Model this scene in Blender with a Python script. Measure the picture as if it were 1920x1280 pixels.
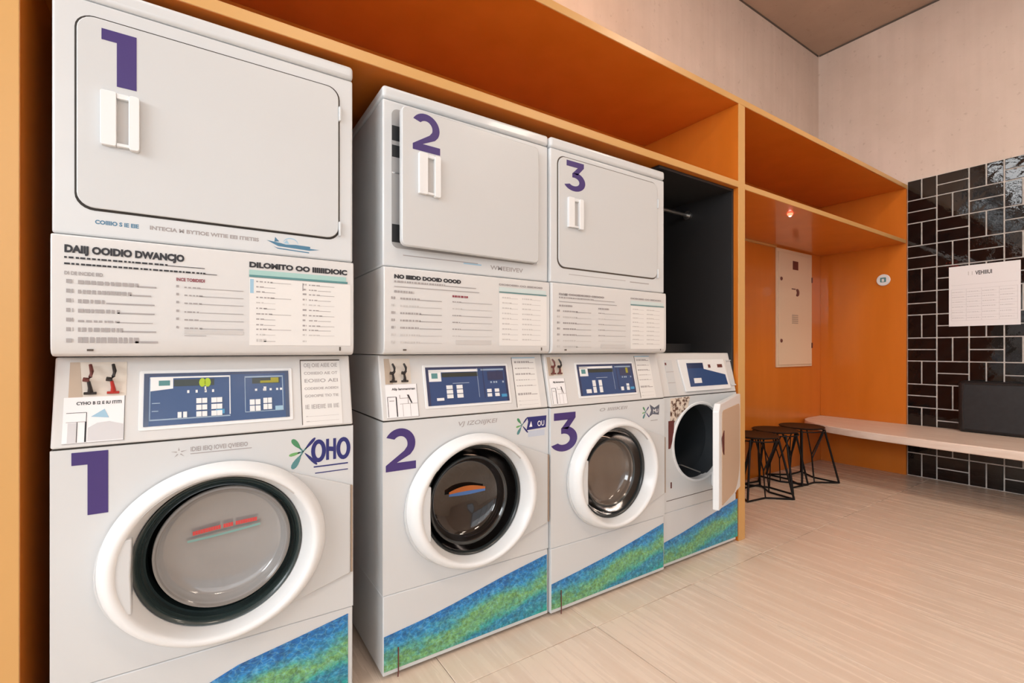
import bpy, bmesh, math, random
from mathutils import Vector, Matrix
random.seed(7)
for o in list(bpy.data.objects): bpy.data.objects.remove(o)
S = bpy.context.scene
C = S.collection
PI = math.pi

# ------------------------------------------------------------------ camera
cam_d = bpy.data.cameras.new('camera'); cam = bpy.data.objects.new('camera', cam_d); C.objects.link(cam)
cam.location = (-.502, -1.533, 1.10)
cam.rotation_euler = (PI/2, 0, -math.radians(90-56.5))
cam_d.sensor_width = 36; cam_d.lens = 36*882/1920
cam_d.shift_y = (655-640)/1920
cam_d.clip_start = .02; cam_d.clip_end = 100
S.camera = cam
# ------------------------------------------------------------------ world, exposure
S.view_settings.view_transform = 'Standard'; S.view_settings.look = 'None'
S.view_settings.gamma = 1; S.view_settings.use_curve_mapping = False
S.view_settings.exposure = -0.06
W = bpy.data.worlds.new('world'); S.world = W; W.use_nodes = True
bg = W.node_tree.nodes['Background']; bg.inputs[0].default_value = (.82, .91, 1, 1); bg.inputs[1].default_value = 1.0

def area(name, loc, target, sx, sy, watts, col):
    l = bpy.data.lights.new(name, 'AREA'); l.shape = 'RECTANGLE'; l.size = sx; l.size_y = sy
    l.energy = watts; l.color = col
    o = bpy.data.objects.new(name, l); C.objects.link(o); o.location = loc
    d = Vector(target)-Vector(loc); o.rotation_euler = d.to_track_quat('-Z', 'Y').to_euler()
    return o
area('storefront_daylight', (-1.2, -4.50, 2.55), (-.6, 0, 1.0), 6.0, 2.0, 46, (.95, .98, 1))
area('side_daylight', (-4.50, -2.0, 2.6), (0, -1.6, 1.2), 3.6, 1.6, 185, (.92, .97, 1))
area('clerestory_daylight', (-2.45, 1.3, 3.35), (-2.0, -2.0, 1.2), 3.8, 1.15, 50, (.95, .98, 1))

# ------------------------------------------------------------------ materials
def mat(name, col, rough=.5, metal=0, spec=.5, coat=0, coat_r=.05, emit=None, es=0):
    m = bpy.data.materials.new(name); m.use_nodes = True
    b = m.node_tree.nodes['Principled BSDF']
    b.inputs['Base Color'].default_value = (*col, 1); b.inputs['Roughness'].default_value = rough
    b.inputs['Metallic'].default_value = metal; b.inputs['Specular IOR Level'].default_value = spec
    b.inputs['Coat Weight'].default_value = coat; b.inputs['Coat Roughness'].default_value = coat_r
    if emit: b.inputs['Emission Color'].default_value = (*emit, 1); b.inputs['Emission Strength'].default_value = es
    return m
def nodes(m): return m.node_tree.nodes, m.node_tree.links, m.node_tree.nodes['Principled BSDF']
def noise_col(m, c1, c2, scale=(1, 1, 1), nscale=5, detail=6, p1=.35, p2=.65, bump=0, bs=60, coord='Object', dist=.001):
    N, L, b = nodes(m)
    tc = N.new('ShaderNodeTexCoord'); mp = N.new('ShaderNodeMapping'); mp.inputs['Scale'].default_value = scale
    L.new(tc.outputs[coord], mp.inputs[0])
    n = N.new('ShaderNodeTexNoise'); n.inputs['Scale'].default_value = nscale; n.inputs['Detail'].default_value = detail
    L.new(mp.outputs[0], n.inputs['Vector'])
    r = N.new('ShaderNodeValToRGB'); r.color_ramp.elements[0].position = p1; r.color_ramp.elements[1].position = p2
    r.color_ramp.elements[0].color = (*c1, 1); r.color_ramp.elements[1].color = (*c2, 1)
    L.new(n.outputs[0], r.inputs[0]); L.new(r.outputs[0], b.inputs['Base Color'])
    if bump:
        n2 = N.new('ShaderNodeTexNoise'); n2.inputs['Scale'].default_value = bs; n2.inputs['Detail'].default_value = 4
        L.new(mp.outputs[0], n2.inputs['Vector'])
        bp = N.new('ShaderNodeBump'); bp.inputs['Strength'].default_value = bump; bp.inputs['Distance'].default_value = dist
        L.new(n2.outputs[0], bp.inputs['Height']); L.new(bp.outputs[0], b.inputs['Normal'])
    return m
M = {}
M['enamel'] = mat('white_enamel', (.635, .66, .675), .28, coat=.25)
M['enamel2'] = mat('white_enamel_door', (.59, .61, .62), .34, coat=.15)
M['plastic'] = mat('white_plastic', (.78, .80, .81), .3)
M['console'] = mat('console_plastic', (.65, .65, .645), .38)
M['gap'] = mat('dark_gap', (.03, .025, .02), .7)
M['line'] = mat('seam_grey', (.10, .08, .065), .7)
M['purple'] = mat('purple_vinyl', (.052, .030, .165), .35)
M['black'] = mat('black_print', (.02, .02, .025), .5)
M['grey'] = mat('grey_print', (.36, .34, .34), .6)
M['lgrey'] = mat('light_grey_print', (.56, .55, .54), .6)
M['teal'] = mat('teal_print', (.36, .58, .55), .5)
M['teald'] = mat('dark_teal_print', (.09, .25, .26), .5)
M['red'] = mat('red_print', (.55, .05, .05), .4)
M['wine'] = mat('wine_print', (.25, .04, .06), .5)
M['navy'] = mat('navy_print', (.02, .025, .16), .4)
M['lblue'] = mat('light_blue_print', (.33, .53, .68), .5)
M['mblue'] = mat('sky_blue_print', (.04, .28, .55), .4)
M['greenleaf'] = mat('leaf_green_print', (.07, .26, .12), .4)
M['paper'] = mat('paper_white', (.84, .84, .86), .6)
M['screenblue'] = mat('display_blue', (.024, .064, .185), .15, coat=.15)
M['screendark'] = mat('display_dark_blue', (.02, .035, .10), .12, coat=.5)
M['frameblue'] = mat('display_frame', (.30, .40, .52), .3)
M['lcd'] = mat('lcd_dark', (.03, .04, .035), .15)
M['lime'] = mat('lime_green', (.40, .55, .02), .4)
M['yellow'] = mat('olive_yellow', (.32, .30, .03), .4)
M['rubber'] = mat('black_rubber', (.022, .027, .028), .35, coat=.2)
M['rubbergreen'] = mat('dark_green_rubber', (.028, .045, .045), .3, coat=.3)
M['hole'] = mat('dark_cavity', (.010, .012, .014), .6)
M['drum'] = mat('drum_liner', (.045, .052, .06), .45)
M['chrome'] = mat('chrome', (.75, .75, .76), .12, metal=1)
M['steel'] = mat('brushed_steel', (.55, .53, .50), .35, metal=1)
M['red_pl'] = mat('red_plastic', (.42, .02, .015), .3)
M['brown_pl'] = mat('dark_red_plastic', (.13, .03, .025), .35)
M['blackpl'] = mat('black_plastic', (.015, .012, .012), .35)
M['blackmetal'] = mat('black_powder_coated_metal', (.008, .007, .007), .45, spec=.2)
M['bowl_grey'] = mat('smoked_grey_glass', (.30, .295, .29), .16, coat=1, coat_r=.03)
M['bowl_black'] = mat('black_tinted_glass', (.014, .010, .008), .10, coat=.8, coat_r=.02)
M['bowl_brown'] = mat('brown_tinted_glass', (.13, .10, .08), .14, coat=1, coat_r=.02)
M['orange'] = noise_col(mat('orange_laminate', (.66, .30, .075), .30, spec=.35, coat=.45, coat_r=.045), (.61, .17, .014), (.66, .19, .020), (1, 1, .15), 6)
M['orange_edge'] = mat('orange_edge_banding', (.62, .35, .12), .35)
M['blackliner'] = mat('black_liner', (.018, .017, .018), .5)
M['bench'] = noise_col(mat('pale_oak_laminate', (.75, .6, .45), .35), (.72, .58, .48), (.84, .72, .62), (9, .8, 9), 4, bump=.1)
M['tile'] = noise_col(mat('black_glazed_tile', (.006, .005, .005), 0.03, spec=.5), (.006, .005, .005), (.012, .009, .008), nscale=9, bump=.55, bs=11, coord='Object', dist=.0025)
M['grout'] = noise_col(mat('grey_grout', (.6, .56, .52), .6), (.56, .52, .48), (.72, .68, .63), nscale=25, bump=.2)
M['white'] = mat('cream_painted_metal', (.80, .64, .47), .4)
M['fabric'] = noise_col(mat('black_leatherette', (.02, .02, .022), .45), (.006, .0055, .0065), (.011, .0105, .012), nscale=30, bump=.15, bs=200)
M['frame'] = mat('window_frame_grey', (.16, .16, .16), .4)
M['scuff'] = noise_col(mat('corroded_enamel', (.6, .5, .4), .6), (.10, .04, .02), (.72, .62, .52), nscale=55, p1=.42, p2=.56)

def concrete(name, a, b_, c, streak=True):
    m = mat(name, a, .82, spec=.25); N, L, b = nodes(m)
    tc = N.new('ShaderNodeTexCoord')
    mp = N.new('ShaderNodeMapping'); mp.inputs['Scale'].default_value = (1, 1, 1); L.new(tc.outputs['Object'], mp.inputs[0])
    n = N.new('ShaderNodeTexNoise'); n.inputs['Scale'].default_value = 1.4; n.inputs['Detail'].default_value = 9; n.inputs['Roughness'].default_value = .62
    L.new(mp.outputs[0], n.inputs['Vector'])
    r = N.new('ShaderNodeValToRGB'); e = r.color_ramp.elements
    e[0].position = .3; e[0].color = (*a, 1); e[1].position = .7; e[1].color = (*b_, 1)
    L.new(n.outputs[0], r.inputs[0])
    mp2 = N.new('ShaderNodeMapping'); mp2.inputs['Scale'].default_value = (9, 9, .35) if streak else (3, 3, 3); L.new(tc.outputs['Object'], mp2.inputs[0])
    n2 = N.new('ShaderNodeTexNoise'); n2.inputs['Scale'].default_value = 1.6; n2.inputs['Detail'].default_value = 5; L.new(mp2.outputs[0], n2.inputs['Vector'])
    r2 = N.new('ShaderNodeValToRGB'); r2.color_ramp.elements[0].position = .42; r2.color_ramp.elements[1].position = .72
    L.new(n2.outputs[0], r2.inputs[0])
    mx = N.new('ShaderNodeMix'); mx.data_type = 'RGBA'; mx.inputs['B'].default_value = (*c, 1)
    ml = N.new('ShaderNodeMath'); ml.operation = 'MULTIPLY'; ml.inputs[1].default_value = .30 if streak else .2
    L.new(r2.outputs[0], ml.inputs[0]); L.new(ml.outputs[0], mx.inputs['Factor']); L.new(r.outputs[0], mx.inputs['A'])
    # small dark pits
    v = N.new('ShaderNodeTexNoise'); v.inputs['Scale'].default_value = 26; v.inputs['Detail'].default_value = 5; L.new(tc.outputs['Object'], v.inputs['Vector'])
    rv = N.new('ShaderNodeValToRGB'); rv.color_ramp.elements[0].position = .27; rv.color_ramp.elements[1].position = .36
    rv.color_ramp.elements[0].color = (.86, .84, .82, 1); rv.color_ramp.elements[1].color = (1, 1, 1, 1); L.new(v.outputs[0], rv.inputs[0])
    mm = N.new('ShaderNodeMix'); mm.data_type = 'RGBA'; mm.blend_type = 'MULTIPLY'; mm.inputs['Factor'].default_value = 1
    L.new(mx.outputs['Result'], mm.inputs['A']); L.new(rv.outputs[0], mm.inputs['B']); L.new(mm.outputs['Result'], b.inputs['Base Color'])
    bp = N.new('ShaderNodeBump'); bp.inputs['Strength'].default_value = .25; bp.inputs['Distance'].default_value = .004
    L.new(v.outputs[0], bp.inputs['Height']); L.new(bp.outputs[0], b.inputs['Normal'])
    return m
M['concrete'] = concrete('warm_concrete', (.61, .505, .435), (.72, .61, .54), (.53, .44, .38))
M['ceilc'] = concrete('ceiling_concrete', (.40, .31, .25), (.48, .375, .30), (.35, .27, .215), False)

def stone():
    m = mat('travertine_tile', (.6, .5, .42), .22, spec=.45); N, L, b = nodes(m)
    tc = N.new('ShaderNodeTexCoord'); oi = N.new('ShaderNodeObjectInfo')
    ad = N.new('ShaderNodeVectorMath'); ad.operation = 'ADD'
    sc = N.new('ShaderNodeVectorMath'); sc.operation = 'SCALE'; sc.inputs['Scale'].default_value = .35
    L.new(oi.outputs['Location'], sc.inputs[0]); L.new(tc.outputs['Object'], ad.inputs[0]); L.new(sc.outputs[0], ad.inputs[1])
    mp = N.new('ShaderNodeMapping'); mp.inputs['Scale'].default_value = (10.5, .6, 1); mp.inputs['Rotation'].default_value = (0, 0, .05)
    L.new(ad.outputs[0], mp.inputs[0])
    n = N.new('ShaderNodeTexNoise'); n.inputs['Scale'].default_value = 2.6; n.inputs['Detail'].default_value = 9; n.inputs['Roughness'].default_value = .6; n.inputs['Distortion'].default_value = .35
    L.new(mp.outputs[0], n.inputs['Vector'])
    r = N.new('ShaderNodeValToRGB'); e = r.color_ramp.elements
    e[0].position = .28; e[0].color = (.64, .495, .385, 1); e[1].position = .52; e[1].color = (.70, .57, .46, 1)
    x = e.new(.72); x.color = (.74, .61, .49, 1)
    L.new(n.outputs[0], r.inputs[0]); L.new(r.outputs[0], b.inputs['Base Color'])
    rr = N.new('ShaderNodeMapRange'); rr.inputs['To Min'].default_value = .17; rr.inputs['To Max'].default_value = .36
    L.new(n.outputs[0], rr.inputs[0]); L.new(rr.outputs[0], b.inputs['Roughness'])
    return m
M['stone'] = stone()
M['joint'] = mat('floor_joint', (.34, .27, .21), .8)

def vinyl():
    m = mat('sea_print_vinyl', (.1, .3, .5), .32); N, L, b = nodes(m)
    tc = N.new('ShaderNodeTexCoord'); sp = N.new('ShaderNodeSeparateXYZ'); L.new(tc.outputs['Object'], sp.inputs[0])
    def mth(op, a, b2=None):
        k = N.new('ShaderNodeMath'); k.operation = op
        for i, v in enumerate((a, b2)):
            if v is None: continue
            if isinstance(v, (int, float)): k.inputs[i].default_value = v
            else: L.new(v, k.inputs[i])
        return k.outputs[0]
    top = mth('ADD', mth('MULTIPLY', sp.outputs['X'], .19), .205)
    d = mth('SUBTRACT', top, sp.outputs['Z'])           # distance below the upper edge
    def nz(s, det, sc=(1, 1, 1)):
        mp = N.new('ShaderNodeMapping'); mp.inputs['Scale'].default_value = sc; L.new(tc.outputs['Object'], mp.inputs[0])
        n = N.new('ShaderNodeTexNoise'); n.inputs['Scale'].default_value = s; n.inputs['Detail'].default_value = det
        n.inputs['Roughness'].default_value = .7; L.new(mp.outputs[0], n.inputs['Vector']); return n.outputs[0]
    a = mth('MULTIPLY', mth('SUBTRACT', nz(5, 4, (.7, 1, 2.2)), .5), .15)
    c = mth('MULTIPLY', mth('SUBTRACT', nz(40, 6), .5), .065)
    t = mth('MULTIPLY', mth('ADD', mth('ADD', d, a), c), 4.2)
    r = N.new('ShaderNodeValToRGB'); e = r.color_ramp.elements
    cols = [(0, (.008, .13, .42)), (.14, (.015, .20, .50)), (.25, (.04, .29, .46)), (.34, (.08, .34, .27)), (.43, (.17, .40, .14)), (.55, (.13, .38, .19)), (.64, (.04, .33, .30)), (.74, (.02, .22, .42)), (.84, (.03, .27, .38)), (1, (.01, .33, .27))]
    e[0].position, e[0].color = cols[0][0], (*cols[0][1], 1); e[1].position, e[1].color = cols[-1][0], (*cols[-1][1], 1)
    for p, q in cols[1:-1]: k = e.new(p); k.color = (*q, 1)
    L.new(t, r.inputs[0])
    v = N.new('ShaderNodeTexVoronoi'); v.feature = 'DISTANCE_TO_EDGE'; v.inputs['Scale'].default_value = 34
    mpv = N.new('ShaderNodeMapping'); mpv.inputs['Rotation'].default_value = (0, .5, 0); mpv.inputs['Scale'].default_value = (1, 1, 2.2)
    nd = N.new('ShaderNodeTexNoise'); nd.inputs['Scale'].default_value = 22
    vm = N.new('ShaderNodeVectorMath'); vm.operation = 'MULTIPLY_ADD'; vm.inputs[1].default_value = (.05, .05, .05)
    L.new(tc.outputs['Object'], nd.inputs['Vector']); L.new(nd.outputs['Color'], vm.inputs[0]); L.new(tc.outputs['Object'], vm.inputs[2])
    L.new(vm.outputs[0], mpv.inputs[0]); L.new(mpv.outputs[0], v.inputs['Vector'])
    rv = N.new('ShaderNodeValToRGB'); rv.color_ramp.elements[0].position = 0; rv.color_ramp.elements[1].position = .10
    rv.color_ramp.elements[0].color = (.35, .35, .35, 1); rv.color_ramp.elements[1].color = (0, 0, 0, 1)
    L.new(v.outputs[0], rv.inputs[0])
    mx = N.new('ShaderNodeMix'); mx.data_type = 'RGBA'; mx.inputs['B'].default_value = (.20, .50, .58, 1)
    L.new(rv.outputs[0], mx.inputs['Factor']); L.new(r.outputs[0], mx.inputs['A'])
    f = nz(70, 5); rf = N.new('ShaderNodeMapRange'); rf.inputs['From Min'].default_value = .35; rf.inputs['From Max'].default_value = .65
    rf.inputs['To Min'].default_value = .55; rf.inputs['To Max'].default_value = 1.4; L.new(f, rf.inputs[0])
    sm = N.new('ShaderNodeVectorMath'); sm.operation = 'SCALE'; L.new(mx.outputs['Result'], sm.inputs[0]); L.new(rf.outputs[0], sm.inputs['Scale'])
    L.new(sm.outputs[0], b.inputs['Base Color'])
    return m
M['vinyl'] = vinyl()
def glassm(name, tint=(1, 1, 1), fac=.12):
    m = bpy.data.materials.new(name); m.use_nodes = True; N = m.node_tree.nodes; L = m.node_tree.links; N.clear()
    o = N.new('ShaderNodeOutputMaterial'); t = N.new('ShaderNodeBsdfTransparent'); t.inputs[0].default_value = (*tint, 1)
    g = N.new('ShaderNodeBsdfGlossy'); g.inputs['Roughness'].default_value = .02; mx = N.new('ShaderNodeMixShader'); mx.inputs[0].default_value = fac
    L.new(t.outputs[0], mx.inputs[1]); L.new(g.outputs[0], mx.inputs[2]); L.new(mx.outputs[0], o.inputs[0]); return m
M['glass'] = glassm('window_glass')
M['lamp_warm'] = mat('warm_diffuser', (.9, .8, .7), .5, emit=(1, .83, .68), es=27)
M['lamp_white'] = mat('white_diffuser', (.9, .9, .9), .5, emit=(.95, .98, 1), es=10)
M['led_warm'] = mat('warm_led_tape', (.9, .7, .5), .5, emit=(1, .55, .25), es=170)
M['led_red'] = mat('red_lamp', (.8, .1, .05), .3, emit=(1, .06, .03), es=9)
M['led_white'] = mat('white_lamp_core', (.9, .8, .8), .3, emit=(1, .75, .7), es=6)

# ------------------------------------------------------------------ helpers
def link_mesh(name, bm, m, parent=None, smooth=False, bevel=0, seg=2, angle=.6):
    bmesh.ops.recalc_face_normals(bm, faces=bm.faces)
    me = bpy.data.meshes.new(name); bm.to_mesh(me); bm.free()
    if isinstance(m, (list, tuple)):
        for k in m: me.materials.append(M[k])
    else: me.materials.append(M[m])
    if smooth:
        for p in me.polygons: p.use_smooth = True
        try: me.set_sharp_from_angle(angle=angle)
        except Exception: pass
    o = bpy.data.objects.new(name, me); C.objects.link(o)
    if parent: o.parent = parent
    if bevel:
        b = o.modifiers.new('bevel', 'BEVEL'); b.width = bevel; b.segments = seg; b.limit_method = 'ANGLE'; b.angle_limit = .5
        for p in me.polygons: p.use_smooth = True
        b.harden_normals = False
        try: me.set_sharp_from_angle(angle=.5)
        except Exception: pass
    return o
def flat(x, d, z): return (x, -d, z)                     # front plane map: d = how far it stands proud
def quad8(bm, pts, mi=0):
    v = [bm.verts.new(p) for p in pts]
    for f in ((0, 1, 2, 3), (7, 6, 5, 4), (0, 4, 5, 1), (1, 5, 6, 2), (2, 6, 7, 3), (3, 7, 4, 0)):
        fc = bm.faces.new([v[i] for i in f]); fc.material_index = mi
def box(bm, x0, x1, y0, y1, z0, z1, mi=0):
    quad8(bm, [(x0, y0, z0), (x1, y0, z0), (x1, y0, z1), (x0, y0, z1), (x0, y1, z0), (x1, y1, z0), (x1, y1, z1), (x0, y1, z1)], mi)
def plate(bm, F, x0, x1, z0, z1, d0, d1, mi=0):         # box on a mapped front
    quad8(bm, [F(x0, d1, z0), F(x1, d1, z0), F(x1, d1, z1), F(x0, d1, z1), F(x0, d0, z0), F(x1, d0, z0), F(x1, d0, z1), F(x0, d0, z1)], mi)
def poly(bm, F, pts, d0, d1, mi=0):                      # extruded polygon on a mapped front
    a = [bm.verts.new(F(x, d1, z)) for x, z in pts]; b = [bm.verts.new(F(x, d0, z)) for x, z in pts]
    f = bm.faces.new(a); f.material_index = mi; g = bm.faces.new(b[::-1]); g.material_index = mi
    n = len(pts)
    for i in range(n):
        h = bm.faces.new([a[i], b[i], b[(i+1) % n], a[(i+1) % n]]); h.material_index = mi
def rrect(x0, x1, z0, z1, r, n=6):
    if not isinstance(r, (list, tuple)): r = [r]*4          # order: BL, BR, TR, TL
    P = []
    for (cx, cz, a0, rr) in ((x0+r[0], z0+r[0], PI, r[0]), (x1-r[1], z0+r[1], 1.5*PI, r[1]), (x1-r[2], z1-r[2], 0, r[2]), (x0+r[3], z1-r[3], .5*PI, r[3])):
        for i in range(n+1):
            a = a0+i*PI/2/n; P.append((cx+rr*math.cos(a), cz+rr*math.sin(a)))
    return P
def lathe(bm, cx, cz, prof, n=64, mi=0, sx=1, a0=0, a1=2*PI):  # around the y axis: prof = (r, y)
    rings = []
    full = abs(a1-a0-2*PI) < 1e-6
    for q in prof:
        r, y = q[0], q[1]; sx = q[2] if len(q) > 2 else sx
        if r < 1e-6: rings.append([bm.verts.new((cx, y, cz))]); continue
        rings.append([bm.verts.new((cx+r*sx*math.cos(a0+(a1-a0)*i/n), y, cz+r*math.sin(a0+(a1-a0)*i/n))) for i in range(n if full else n+1)])
    for A, B in zip(rings, rings[1:]):
        m_ = n if full else n
        for i in range(m_):
            j = (i+1) % n if full else i+1
            if len(A) == 1: vs = [A[0], B[j], B[i]]
            elif len(B) == 1: vs = [A[i], A[j], B[0]]
            else: vs = [A[i], A[j], B[j], B[i]]
            f = bm.faces.new(vs); f.material_index = mi
def lathez(bm, cx, cy, prof, n=32, mi=0):               # around the z axis: prof = (r, z)
    rings = []
    for r, z in prof:
        rings.append([bm.verts.new((cx, cy, z))] if r < 1e-6 else [bm.verts.new((cx+r*math.cos(2*PI*i/n), cy+r*math.sin(2*PI*i/n), z)) for i in range(n)])
    for A, B in zip(rings, rings[1:]):
        for i in range(n):
            j = (i+1) % n
            if len(A) == 1: vs = [A[0], B[j], B[i]]
            elif len(B) == 1: vs = [A[i], A[j], B[0]]
            else: vs = [A[i], A[j], B[j], B[i]]
            f = bm.faces.new(vs); f.material_index = mi
def tube(bm, pts, r, n=8, mi=0):
    pts = [Vector(p) for p in pts]; rings = []
    for i, p in enumerate(pts):
        if i == 0: t = pts[1]-p
        elif i == len(pts)-1: t = p-pts[i-1]
        else: t = (pts[i+1]-p).normalized()+(p-pts[i-1]).normalized()
        t.normalize(); up = Vector((0, 0, 1)) if abs(t.z) < .9 else Vector((1, 0, 0))
        a = t.cross(up).normalized(); b = t.cross(a).normalized()
        rad = r[i] if isinstance(r, (list, tuple)) else r
        rings.append([bm.verts.new(p+a*math.cos(2*PI*k/n)*rad+b*math.sin(2*PI*k/n)*rad) for k in range(n)])
    for A, B in zip(rings, rings[1:]):
        for k in range(n):
            f = bm.faces.new([A[k], A[(k+1) % n], B[(k+1) % n], B[k]]); f.material_index = mi
    for R, rev in ((rings[0], True), (rings[-1], False)):
        f = bm.faces.new(R[::-1] if rev else R); f.material_index = mi
def text2d(s, size, bold=0, shear=0):
    cu = bpy.data.curves.new('t', 'FONT'); cu.body = s; cu.size = size; cu.offset = bold; cu.shear = shear
    cu.resolution_u = 3
    o = bpy.data.objects.new('t', cu); C.objects.link(o)
    dg = bpy.context.evaluated_depsgraph_get(); me = o.evaluated_get(dg).to_mesh()
    vs = [(v.co.x, v.co.y) for v in me.vertices]; fs = [tuple(p.vertices) for p in me.polygons]
    o.evaluated_get(dg).to_mesh_clear(); bpy.data.objects.remove(o); bpy.data.curves.remove(cu)
    return vs, fs
def text(bm, F, s, x, z, size, d, mi=0, bold=0, width=None, shear=0):
    vs, fs = text2d(s, size, bold, shear)
    if not vs: return
    mx = max(v[0] for v in vs); k = (width/mx) if width else 1
    V = [bm.verts.new(F(x+a*k, d, z+b)) for a, b in vs]
    for f in fs:
        try: fc = bm.faces.new([V[i] for i in f]); fc.material_index = mi
        except ValueError: pass
def thing(name, label, cat, loc=(0, 0, 0), rotz=0, group=None):
    o = bpy.data.objects.new(name, None); C.objects.link(o); o.location = loc; o.rotation_euler = (0, 0, rotz)
    o.empty_display_size = .1; o['label'] = label; o['category'] = cat
    if group: o['group'] = group
    return o
def tag(o, label, cat, group=None):
    o['label'] = label; o['category'] = cat
    if group: o['group'] = group
    return o
def struct(o): o['kind'] = 'structure'; return o

# ------------------------------------------------------------------ the room
X0, X1, Y0, Y1, H = -4.6, 4.70, -4.6, .72, 4.06
bm = bmesh.new(); box(bm, X0-.2, X1+.2, Y0-.2, Y1+.2, -.20, -.012)
floor = struct(link_mesh('floor', bm, 'joint'))
TX, TY, JX, JY = .61, 1.20, .20, -.16
bm = bmesh.new(); g = .0012
box(bm, g, TX-g, g, TY-g, -.012, 0)
tile0 = link_mesh('floor_tile', bm, 'stone', floor, bevel=.0012, seg=1)
first = True
for i in range(-8, 8):
    for j in range(-4, 1):
        x, y = JX+i*TX, JY+j*TY
        if x < X0-.01 or y < Y0-.8: continue
        if first: t = tile0; first = False
        else: t = tile0.copy(); C.objects.link(t)
        t.location = (x, y, 0)
# strips of wall; the windows are real openings
def wallbox(name, boxes, m='concrete'):
    bm = bmesh.new()
    for b in boxes: box(bm, *b)
    return struct(link_mesh(name, bm, m))
wallbox('wall_back', [(X0-.2, X1, Y1, Y1+.2, 0, 2.78), (X0-.2, X1, Y1, Y1+.2, 3.92, H), (-.55, X1, Y1, Y1+.2, 2.78, 3.92), (X0-.2, -4.35, Y1, Y1+.2, 2.78, 3.92)])
wr = wallbox('wall_right', [(X1, X1+.2, Y0, Y1, 0, H)])
wallbox('wall_left', [(X0-.2, X0, Y0, -3.8, 0, H), (X0-.2, X0, -.2, Y1, 0, H), (X0-.2, X0, -3.8, -.2, 0, .6), (X0-.2, X0, -3.8, -.2, 3.4, H)])
wallbox('wall_front', [(X0-.2, -4.2, Y0-.2, Y0, 0, H), (1.8, X1, Y0-.2, Y0, 0, H), (-4.2, 1.8, Y0-.2, Y0, 0, .3), (-4.2, 1.8, Y0-.2, Y0, 3.1, H)])
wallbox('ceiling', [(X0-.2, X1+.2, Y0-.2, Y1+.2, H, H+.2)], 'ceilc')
# shadow gap trims where the ceiling slab meets the walls
wallbox('trim_1', [(-.5, X1-.012, Y1-.006, Y1-.0005, H-.014, H-.001)], 'line')
wallbox('trim_2', [(X1-.008, X1-.0005, Y0+.1, Y1-.01, H-.014, H-.001)], 'line')
def window(n, plane, a0, a1, z0, z1, pos, cols, rows):
    bm = bmesh.new(); w = .05
    def b(u0, u1, v0, v1):
        if plane == 'y': box(bm, u0, u1, pos-.03, pos+.03, v0, v1)
        else: box(bm, pos-.03, pos+.03, u0, u1, v0, v1)
    b(a0, a0+w, z0, z1); b(a1-w, a1, z0, z1); b(a0, a1, z0, z0+w); b(a0, a1, z1-w, z1)
    for i in range(1, cols): c = a0+(a1-a0)*i/cols; b(c-w/2, c+w/2, z0, z1)
    for i in range(1, rows): c = z0+(z1-z0)*i/rows; b(a0, a1, c-w/2, c+w/2)
    o = struct(link_mesh('window_%d' % n, bm, 'frame'))
    bm = bmesh.new()
    if plane == 'y': box(bm, a0+.02, a1-.02, pos-.004, pos+.004, z0+.02, z1-.02)
    else: box(bm, pos-.004, pos+.004, a0+.02, a1-.02, z0+.02, z1-.02)
    link_mesh('pane', bm, 'glass', o)
window(1, 'y', -4.35, -.55, 2.78, 3.92, Y1+.1, 6, 2)
window(2, 'x', -3.8, -.2, .6, 3.4, X0-.1, 4, 2)
window(3, 'y', -4.2, 1.8, .3, 3.1, Y0-.1, 6, 1)

# black glazed wall tiles in a basket weave: the field is a piece of the right wall
bm = bmesh.new(); NC = 10; P = .2
box(bm, X1-.010, X1+.001, -NC*P-.004, -.0005, 0, 2.575)
field = link_mesh('tile_bed', bm, 'grout', wr)
gt = .0045
def tile_mesh(w, h):
    bm = bmesh.new(); box(bm, -.007, 0, -w/2+gt, w/2-gt, -h/2+gt, h/2-gt)
    o = link_mesh('tile', bm, 'tile', wr, bevel=.0022, seg=2); return o
protos = {}
for c in range(NC):
    for r in range(13):
        zt = min(2.575, (r+1)*P)-r*P
        cy, cz = -(c+.5)*P, r*P+zt/2
        pcs = [(-P/4, 0, P/2, zt), (P/4, 0, P/2, zt)] if (r+c) % 2 == 0 else [(0, -zt/4, P, zt/2), (0, zt/4, P, zt/2)]
        for dy, dz, w, h in pcs:
            k = (round(w, 3), round(h, 3))
            if k not in protos: t = protos[k] = tile_mesh(w, h)
            else: t = protos[k].copy(); C.objects.link(t)
            t.location = (X1-.0095, cy+dy, cz+dz)
            t.rotation_euler = (0, random.uniform(-.006, .006), random.uniform(-.008, .008))

# ceiling lamps (out of view, seen in reflections)
def ceiling_lamp(x, y, label):
    t = thing('ceiling_lamp', label, 'ceiling lamp', (x, y, H), group='square ceiling lamps')
    bm = bmesh.new(); s = .34
    for a in ((-s, s, -s, -s+.03), (-s, s, s-.03, s), (-s, -s+.03, -s+.03, s-.03), (s-.03, s, -s+.03, s-.03)): box(bm, a[0], a[1], a[2], a[3], -.06, -.0005)
    link_mesh('lamp_frame', bm, 'frame', t)
    bm = bmesh.new(); box(bm, -s+.03, s-.03, -s+.03, s-.03, -.045, -.001); link_mesh('diffuser', bm, 'lamp_warm', t)
for x, y, l in ((2.9, -1.6, 'square warm ceiling lamp nearest the tiled wall and the orange cabinet'), (2.9, -3.5, 'square warm ceiling lamp nearest the tiled wall, far from the cabinet'), (.3, -2.4, 'square warm ceiling lamp at the middle of the ceiling')):
    ceiling_lamp(x, y, l)

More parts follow.
